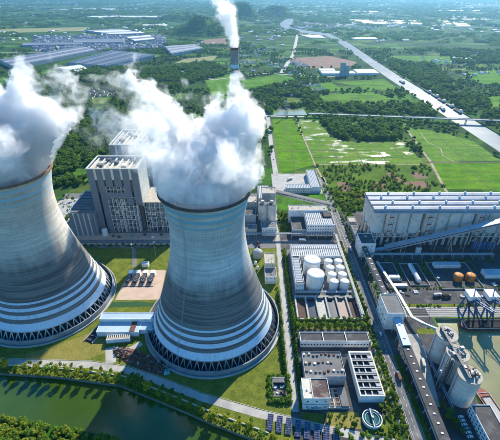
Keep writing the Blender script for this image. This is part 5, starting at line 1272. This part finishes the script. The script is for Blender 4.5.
for a in (('red lorry driving past the transfer house on the plant road',128.6,402,90,'paint_red','cladding_grey'),('white lorry on the road below the elevated pipe bridge',70,422,0,'paint_white','paint_white'),('blue lorry on the plant road beside the filter block',128.4,214,90,'paint_blue','rust'),('white lorry parked in the fuel yard behind the wharf',205,316,8,'paint_white','cladding_grey'),('dark lorry parked near the light mast in the fuel yard',214,314,4,'steel_dark','coal'),('white lorry standing in the paved courtyard',70,610,30,'paint_white','cream_wall'),('green-grey lorry on the apron beside the cement silos',155,228,80,'steel_teal','silo_concrete')): lorry(*a)
q = random.Random(77)
st = [(150,320),(158,318),(166,321),(172,316),(182,320),(230,314),(240,318),(252,314),(262,317),(152,312),(276,332),(284,336),(292,331)]
for i,(x,y) in enumerate(st):
    t = thing('material_stack', f'stack of stored {["pale crates","rusty pipes","grey sheets","dark drums","blue crates"][i%5]} in the fuel yard, {ordn(i)} from the large transfer house', 'stack', (x,y,.03), q.uniform(-.4,.4), 'stacks of stored material')
    for k in range(q.randint(3,6)):
        m=MB()
        if i%5 in (1,3): m.tube([(-2.4,0,.4),(2.4,0,.4)],.4,10)
        else: m.box(-1.1,1.1,-.8,.8,0,q.uniform(.8,1.4))
        part('pipe' if i%5 in (1,3) else 'crate', m, ['cream_wall','rust','cladding_grey','steel_dark','paint_blue'][i%5], t, ((k%2)*(.2 if i%5 in (1,3) else 2.4), (k//2)*(.9 if i%5 in (1,3) else 1.8), 0))
# ------------------------------------------------------------------ bridge, boats, pylons
t = thing('road_bridge', 'long grey elevated road bridge crossing the river', 'bridge', (0,0,0))
A, B = Vector((150,985,0)), Vector((760,905,0)); d = (B-A).normalized(); s = Vector((-d.y,d.x,0)); L=(B-A).length
n_=16
for i in range(n_):
    p, q = A+d*(L*i/n_)+Vector((0,0,8.5)), A+d*(L*(i+1)/n_-.15)+Vector((0,0,8.5)); m=MB(); m.beam(p,q,11,1.3); dk=part('deck_span', m, 'concrete_pave', t)
    m=MB()
    for k in (-1,1): m.beam(p+s*(k*5.3)+Vector((0,0,1.1)),q+s*(k*5.3)+Vector((0,0,1.1)),.3,1.0)
    part('guard_rail', m, 'kerb_concrete', dk)
    if i:
        m=MB()
        for k in (-1,1): b=A+d*(L*i/n_)+s*(k*3.2); m.beam(b+Vector((0,0,-2.5)),b+Vector((0,0,7.8)),1.3)
        b=A+d*(L*i/n_); m.beam(b-s*5+Vector((0,0,7.4)),b+s*5+Vector((0,0,7.4)),1.4,1.0); part('pier', m, 'concrete_wall', t)
strip('country_road', [(-60,1003),(150,985)], 9, 'concrete_pave', .15)
for i,(x,y,rz,lab) in enumerate([(532,1403,92,'dark cargo barge under way in the far river reach'),(566,1260,90,'dark barge moored at the far river bank, farthest of the row'),(566,1205,90,'dark barge moored at the far bank second in the row'),(563,1150,91,'dark barge moored at the far bank third in the row'),(563,1095,90,'dark barge moored at the far bank fourth in the row'),(560,1040,90,'dark barge moored at the far bank nearest the bridge'),(528,1062,80,'cargo barge under way just beyond the bridge')]):
    b = barge(lab, x, y, 44, 9, R(rz), 'hull_dark', 'coal' if i % 2 else 'concrete_pave', 'river_barge'); b.location.z = -2; b['group'] = 'barges on the river'
def pylon(label, x, y, h):
    t = thing('lattice_pylon', label, 'pylon', (x,y,0), R(20), 'lattice pylons')
    m=MB(); c=[(h*.085,0),(h*.03,h*.6),(h*.012,h)]
    for a in range(4):
        sx, sy = [(-1,-1),(1,-1),(1,1),(-1,1)][a]; tx, ty = [(-1,-1),(1,-1),(1,1),(-1,1)][(a+1)%4]
        for (r0,z0),(r1,z1) in zip(c,c[1:]):
            m.beam((sx*r0,sy*r0,z0),(sx*r1,sy*r1,z1),.45)
            for k in range(5):
                f0,f1=k/5,(k+1)/5; ra=r0+(r1-r0)*f0; rb_=r0+(r1-r0)*f1; m.beam((sx*ra,sy*ra,z0+(z1-z0)*f0),(tx*rb_,ty*rb_,z0+(z1-z0)*f1),.25)
    tag(part('tower_frame', m, 'steel_pale', t), kind='stuff')
    for z,w in ((h*.66,h*.2),(h*.8,h*.17),(h*.93,h*.13)):
        m=MB(); m.beam((-w,0,z),(w,0,z),.5); m.beam((-w,0,z),(0,0,z+h*.04),.3); m.beam((w,0,z),(0,0,z+h*.04),.3); part('cross_arm', m, 'steel_pale', t)
pylon('pale lattice pylon in the woodland left of the rear boiler house', -430, 1020, 46)
pylon('pale lattice pylon at the edge of the wet paddy field beyond the lane', 92, 985, 44)
pylon('pale lattice pylon far in the woodland beyond the sheds', -640, 1360, 46)
# ------------------------------------------------------------------ industrial sheds and distant buildings
def shed(label, quad, h, roof, wall='grey_wall', ribs=0, ridge=0.0, group='big flat sheds in the left distance', name='factory_shed'):
    c = (sum(p[0] for p in quad)/4, sum(p[1] for p in quad)/4); q = [(x-c[0],y-c[1]) for x,y in quad]
    t = thing(name, label, 'shed', (c[0],c[1],0), 0, group)
    m=MB(); m.prism(q,0,h); part('wall', m, wall, t)
    # roof strips between first and second long edge
    n=max(1,ribs); P0,P1,P2,P3=[Vector((x,y,0)) for x,y in q]
    for i in range(n):
        a=P0+(P3-P0)*(i/n); b=P1+(P2-P1)*(i/n); cc=P1+(P2-P1)*((i+.94)/n); e=P0+(P3-P0)*((i+.94)/n); mid0=(a+e)/2; mid1=(b+cc)/2
        z=h+.05; m=MB(); m.add([(a.x,a.y,z),(b.x,b.y,z),(cc.x,cc.y,z),(e.x,e.y,z),(mid0.x,mid0.y,z+ridge),(mid1.x,mid1.y,z+ridge)],[(0,1,5,4)[::-1],(4,5,2,3)[::-1],(0,4,3),(1,2,5)]); part('roof_strip', m, roof if isinstance(roof,str) else roof[i%len(roof)], t)
    return t
plain('far_roof_blue', (.085,.11,.14), .15, .01, .6); plain('far_roof_dark', (.03,.042,.06), .2, .01, .5); plain('far_roof_pale', (.24,.25,.26), .12, .01, .7); plain('far_roof_white', (.58,.58,.57), .08, .01, .7)
shed('longest blue-grey factory shed at the left edge behind the steam', [(-943,1626),(-764,2076),(-892,2217),(-1089,1788)], 14, ['far_roof_blue','far_roof_pale','far_roof_blue'], ribs=7, ridge=2)
shed('dark shed with many roof stripes left of the woodland', [(-576,1640),(-442,1922),(-690,2076),(-772,1725)], 13, ['far_roof_dark','far_roof_dark','far_roof_blue'], ribs=11, ridge=1.6)
shed('small white-roofed shed in front of the dark striped shed', [(-640,1610),(-700,1690),(-767,1626),(-657,1545)], 9, 'far_roof_white', ribs=3, ridge=1)
shed('grey shed standing alone left of the chimney', [(-368,1951),(-242,2145),(-301,2295),(-451,2217)], 14, ['far_roof_blue','far_roof_pale'], ribs=6, ridge=1.6)
shed('long white-roofed shed in the far left', [(-933,2828),(-707,2888),(-960,3154),(-1193,3083)], 12, ['far_roof_white','far_roof_pale'], ribs=4, ridge=2)
shed('white shed right of the far left sheds', [(-674,2465),(-576,2559),(-653,2770),(-780,2661)], 12, ['far_roof_white','far_roof_blue'], ribs=3, ridge=2)
shed('blue-grey shed between the white sheds', [(-1000,2380),(-720,2400),(-760,2560),(-1060,2540)], 12, ['far_roof_blue','far_roof_pale'], ribs=5, ridge=2)
shed('low grey shed row behind the longest shed', [(-1250,2300),(-930,2330),(-960,2420),(-1290,2400)], 10, ['far_roof_pale','far_roof_blue'], ribs=4, ridge=1.5)
for i,(q,lab) in enumerate([([(270,1515),(395,1515),(395,1560),(270,1560)],'long white riverside shed left of the batching tower'),([(405,1520),(484,1520),(484,1600),(405,1600)],'white riverside shed nearest the river'),([(270,1570),(330,1570),(330,1610),(270,1610)],'small white shed behind the riverside shed')]):
    shed(lab, q, 8, 'far_roof_white', 'white_wall', 3, 1.5, 'riverside works')
bld('batching_tower', 'tall grey concrete batching tower among the riverside sheds', 'tower', 335, 352, 1500, 1518, 46, 'grey_wall', 'roof_grey', wins={'s': (4,2,2,2)})
bld('batching_tower', 'lower grey concrete tower joined to the batching tower', 'tower', 353, 368, 1502, 1518, 36, 'concrete_wall', 'roof_grey')
gh = [((961,4201),(1623,4079),(1461,3654),(888,3752)), ((1805,4201),(1902,4201),(1716,3654),(1614,3654)), ((1836,3964),(1946,3964),(1788,3471),(1682,3471)), ((1960,4300),(2300,4300),(2330,4200),(1990,4180)), ((2250,3700),(2600,3700),(2560,3600),(2200,3600)),
      ((640,2700),(800,2700),(790,2620),(640,2620)), ((930,1900),(1010,1900),(1000,1860),(925,1860)), ((1050,5600),(1600,5600),(1600,5450),(1050,5450)), ((2300,5800),(3000,5800),(3000,5650),(2300,5650)), ((-300,5700),(300,5700),(300,5560),(-300,5560)), ((-1700,4700),(-1000,4700),(-1000,4550),(-1700,4550)), ((-900,3650),(-700,3650),(-700,3540),(-900,3540)),
      ((560,7000),(1400,7000),(1400,6800),(560,6800)), ((-2600,6200),(-1900,6200),(-1900,6000),(-2600,6000)), ((2500,3000),(2750,3010),(2750,2930),(2500,2930)), ((330,2870),(460,2820),(480,2680),(380,2700))]
nm_ = ['broad pale greenhouse block','white greenhouse strip left','white greenhouse strip right','narrow white roof','low white roof','white roof near the river','small white roof by the fields','long far white roof','long far pale roof','white roof beyond the hills','pale roof far left','white roof left of the hill','farthest white roof','far left pale roof','white roof at the right edge','white works at the river bend']
for i, q in enumerate(gh): shed(f'{nm_[i]} on the far plain', list(q), 5, ['far_roof_white','far_roof_pale'] if i in (0,) else 'far_roof_white', 'white_wall', 6 if i == 0 else 3, 1.2, 'white roofs on the far plain', 'greenhouse')
# uncounted settlements: one mesh of small houses with pitched roofs
def village(name, label, poly, area, seed, thr, smin=7, smax=16, mats=('white_wall','roof_grey','far_roof_pale'), ns=90, grid=None):
    P_ = fill(poly, area, seed, thr, ns, [river]); q = random.Random(seed); m = MB()
    for x,y,_,_2 in P_:
        w, dd, h = q.uniform(smin,smax), q.uniform(smin*.6,smax*.7), q.choice([3,3.5,4.5,6]); a = q.choice([0,.1,1.57,.05]) ; c, s_ = math.cos(a), math.sin(a); k = q.choice([1,1,2])
        def T(u,v,z): return (x+u*c-v*s_, y+u*s_+v*c, z)
        m.add([T(-w/2,-dd/2,0),T(w/2,-dd/2,0),T(w/2,dd/2,0),T(-w/2,dd/2,0),T(-w/2,-dd/2,h),T(w/2,-dd/2,h),T(w/2,dd/2,h),T(-w/2,dd/2,h)],[(0,1,5,4),(1,2,6,5),(2,3,7,6),(3,0,4,7)],0)
        m.add([T(-w/2,-dd/2,h),T(w/2,-dd/2,h),T(w/2,dd/2,h),T(-w/2,dd/2,h),T(-w/2,0,h+dd*.22),T(w/2,0,h+dd*.22)],[(0,1,5,4),(2,3,4,5),(0,4,3),(1,2,5)],k)
    o = part(name, m, list(mats)); tag(o, label, 'houses', None, 'stuff')
village('town_houses', 'dense low town roofs in the left distance behind the sheds', [(-1439,2828),(-573,2828),(-464,2255),(-700,2150),(-1095,2110)], 420, 41, .30, 10, 34, ('grey_wall','far_roof_blue','far_roof_pale'))
village('village_houses', 'scattered village houses between the woods', [(-514,1255),(-482,1311),(-418,1229),(-381,1069),(-411,1020)], 200, 42, .3, 7, 12, ('cream_wall','roof_grey','roof_brown'))
village('village_houses', 'white houses scattered beyond the chimney', [(-60,1500),(180,1500),(260,1700),(100,2400),(-150,2400)], 900, 43, .5)
village('village_houses', 'hamlet along the lane beyond the paddies', [(120,1180),(260,1250),(220,1420),(100,1400)], 500, 44, .5)
village('village_houses', 'village among trees right of the river', [(600,1500),(1000,1500),(1200,2100),(700,2100)], 1100, 45, .56)
village('terraced_blocks', 'regular rows of apartment blocks left of the river bend', [(330,3300),(1000,3300),(950,3800),(420,3800)], 2300, 46, .2, 20, 46)
village('distant_village', 'far villages and works dotted over the hazy plain', [(-1700,2300),(1700,2300),(7000,9500),(-7000,9500)], 12000, 47, .56, 12, 42, ('grey_wall','far_roof_pale','far_roof_white'), 500)
# ------------------------------------------------------------------ steam and smoke: closed billowing skins filled with even vapour
def upsample(lat, n):
    """smooth trilinear lookup of a random lattice along each axis (n: samples per axis as index arrays)"""
    for ax, c in enumerate(n):
        i = np.floor(c).astype(int); f = c - i; f = f * f * (3 - 2 * f)
        sh = [1, 1, 1]; sh[ax] = -1; f = f.reshape(sh)
        lat = np.take(lat, i, ax) * (1 - f) + np.take(lat, i + 1, ax) * f
    return lat
def surface_net(F, org, h):
    """isosurface F = 0 as quads (inside F > 0)"""
    I = F > 0; nx, ny, nz = F.shape
    cnt = np.zeros((nx-1, ny-1, nz-1)); acc = np.zeros((nx-1, ny-1, nz-1, 3))
    for ax in range(3):
        A = [slice(None)] * 3; B = [slice(None)] * 3; A[ax] = slice(0, -1); B[ax] = slice(1, None)
        fa, fb = F[tuple(A)], F[tuple(B)]; cr = (I[tuple(A)] != I[tuple(B)])
        t = np.where(cr, fa / np.where(cr, fa - fb, 1), 0)
        o = [a for a in range(3) if a != ax]
        for d0 in (0, 1):
            for d1 in (0, 1):
                s = [slice(None)] * 3; s[o[0]] = slice(d0, F.shape[o[0]] - 1 + d0); s[o[1]] = slice(d1, F.shape[o[1]] - 1 + d1)
                k = cr[tuple(s)]; cnt += k
                acc[..., ax] += np.where(k, t[tuple(s)], 0); acc[..., o[0]] += k * d0; acc[..., o[1]] += k * d1
    m = cnt > 0; idx = -np.ones(m.shape, int); idx[m] = np.arange(m.sum())
    cell = np.argwhere(m); V = (cell + acc[m] / cnt[m][:, None]) * h + org
    Q = []
    for ax in range(3):
        o = [(ax + 1) % 3, (ax + 2) % 3]
        A = [slice(1, -1)] * 3; A[ax] = slice(0, -1); B = [slice(1, -1)] * 3; B[ax] = slice(1, None)
        ia, ib = I[tuple(A)], I[tuple(B)]
        e = np.argwhere(ia != ib); off = np.array([1, 1, 1]); off[ax] = 0; e = e + off
        fl = I[tuple(e.T)]
        d = np.zeros((4, 3), int); d[1, o[0]] = -1; d[2, o[0]] = -1; d[2, o[1]] = -1; d[3, o[1]] = -1
        q = np.stack([idx[tuple((e + k).T)] for k in d], 1)
        q = np.where(fl[:, None], q, q[:, ::-1]); Q.append(q)
    return V, np.concatenate(Q)
def vapour(name, dens, col=(.982,.983,.985), an=.35):
    n = NT(name); v = n.n('VolumePrincipled', Color=col + (1,), Density=dens, Anisotropy=an)
    n.t.links.new(v.outputs[0], n.out.inputs['Volume'])
def plume(name, label, blobs, layers, nscale, seed, h, tower_at=None, lee=0, top=0):
    rs = np.random.RandomState(seed)
    b = np.array([x[:4] for x in blobs], float)
    lo = (b[:, :3] - 1.7 * b[:, 3:4]).min(0); hi = (b[:, :3] + 1.7 * b[:, 3:4]).max(0)
    ax = [np.arange(lo[i], hi[i], h) for i in range(3)]
    X, Y, Z = np.meshgrid(*ax, indexing='ij')
    F0 = np.full(X.shape, -9.0)
    for x, y, z, r in b: F0 = np.maximum(F0, 1 - np.sqrt((X-x)**2 + (Y-y)**2 + (Z-z)**2) / r)
    low = np.zeros_like(F0); fine = np.zeros_like(F0); w = 1.0; s = nscale
    for k in range(7):
        idx = [(a - a[0]) / s for a in ax]
        lat = rs.rand(*[int(i[-1]) + 3 for i in idx]); v = upsample(lat, idx)
        if k < 2: low += w * (v - .5) * 2
        else: fine += w * (1 - 2.4 * np.abs(2 * v - 1))      # rounded, cauliflower-like lobes
        w *= .6; s *= .54
    zt = b[0][2] + 28
    root = thing(name, label, name.split('_')[0], tuple(b[0][:3]))
    for nm, lev, dens, a_low, a_fine in layers:
        vapour(name + nm + str(seed), dens)
        up = np.clip((Z - zt) / 45, 0, 1)          # more torn the higher it drifts
        F = F0 + (a_low * low + a_fine * fine) * (1 + .9 * up) - lev - .14 * up
        if tower_at:      # inside the shell the steam is bounded by the tower wall
            rho = np.hypot(X - tower_at[0], Y - tower_at[1]); rl = np.where(Z < HT, RTH * np.sqrt(1 + ((Z - ZT) / 55.0) ** 2) - 1.8, np.where(Z < 182, 35.5 + np.maximum(Z - HT, 0) * .55, 53 + (Z - 182) * 3))
            tear = np.where(Z > HT + 2, .9 * fine + .5 * low, 0) * np.clip((Z - HT - 2) / 8, 0, 1)
            F = np.minimum(F, (rl - rho) / 9 + tear); F = np.minimum(F, (tower_at[0] + lee - X) / 11 + tear); F = np.minimum(F, (top + np.maximum(tower_at[0] - 12 - X, 0) * .9 + 15 * np.exp(-((X - tower_at[0] - 27) / 10) ** 2) + 7 * np.sin(X * .19 + Y * .11) - Z) / 15 + tear * 1.15); F = np.minimum(F, (Z - 138) / 6)
        F[:2] = -1; F[-2:] = -1; F[:, :2] = -1; F[:, -2:] = -1; F[:, :, :2] = -1; F[:, :, -2:] = -1
        if nm == 'wisps': V, Q = surface_net(F[::2, ::2, ::2].copy() - .0, np.array(lo), 2 * h)
        else: V, Q = surface_net(F, np.array(lo), h)
        me = bpy.data.meshes.new(nm); me.from_pydata((V - b[0][:3]).tolist(), [], Q.tolist()); me.materials.append(MATS[name + nm + str(seed)])
        me.polygons.foreach_set('use_smooth', [True] * len(Q)); me.update()
        link(nm, me, root)
LAY = [('wisps', -.02, .010, .75, .60), ('veil', .14, .045, .62, .60), ('billows', .30, .19, .42, .44)]
plume('steam_plume', 'white billowing steam cloud rising from the cooling tower near the middle',
      [(-36.6,280,148,50), (-36.6,281,156,42), (-38,286,163,33), (-57,290,176,22), (-35,292,182,28), (-11,292,188,22), (-60,290,168,17), (-8,291,172,15), (-26,296,197,15), (-8,296,200,12), (-10,298,209,7),
       (-50,297,196,13), (-59,299,203,11.5), (-68,301,210,10.5), (-76,304,218,9.5), (-84,307,226,8.5), (-90,309,232,7.5), (-42,300,211,10), (-58,302,220,7), (-70,298,187,12)], LAY, 22, 1, 1.1, T1, 41, 199)
plume('steam_plume', 'white steam cloud rising from the sunlit cooling tower at the left edge',
      [(-216,313,148,50), (-222,318,160,37), (-202,318,167,30), (-169,320,181,23), (-156,320,184,14), (-184,324,197,22), (-208,326,198,25), (-238,324,188,38), (-176,320,168,15)],
      LAY, 22, 4, 1.1, T2, 64, 211)
plume('smoke_plume', 'dense white smoke column leaving the tall striped chimney',
      [(-22,600,213,4.2), (-22.5,600,219,5.5), (-24,600,227,7.5), (-27,600,236,9.5), (-29,600,246,10.5), (-32,602,255,10.5), (-28,602,261,8), (-36,604,267,10), (-40,604,277,10)],
      [('wisps', -.1, .02, .5, .4), ('billows', .18, .2, .35, .35)], 9, 9, .8)

# haze: one closed box of even air round camera and scene
m = MB(); m.box(-15900, 15900, -2900, 15900, -6, 420)
hz = part('haze', m, [NT('haze_air').m]); tag(hz, kind='stuff')
t = MATS['haze_air'].node_tree; pv = t.nodes.new('ShaderNodeVolumePrincipled')
pv.inputs['Color'].default_value = (.28, .62, 1.0, 1); pv.inputs['Density'].default_value = 0.000048; pv.inputs['Anisotropy'].default_value = .65
t.links.new(pv.outputs[0], [x for x in t.nodes if x.type == 'OUTPUT_MATERIAL'][0].inputs['Volume'])
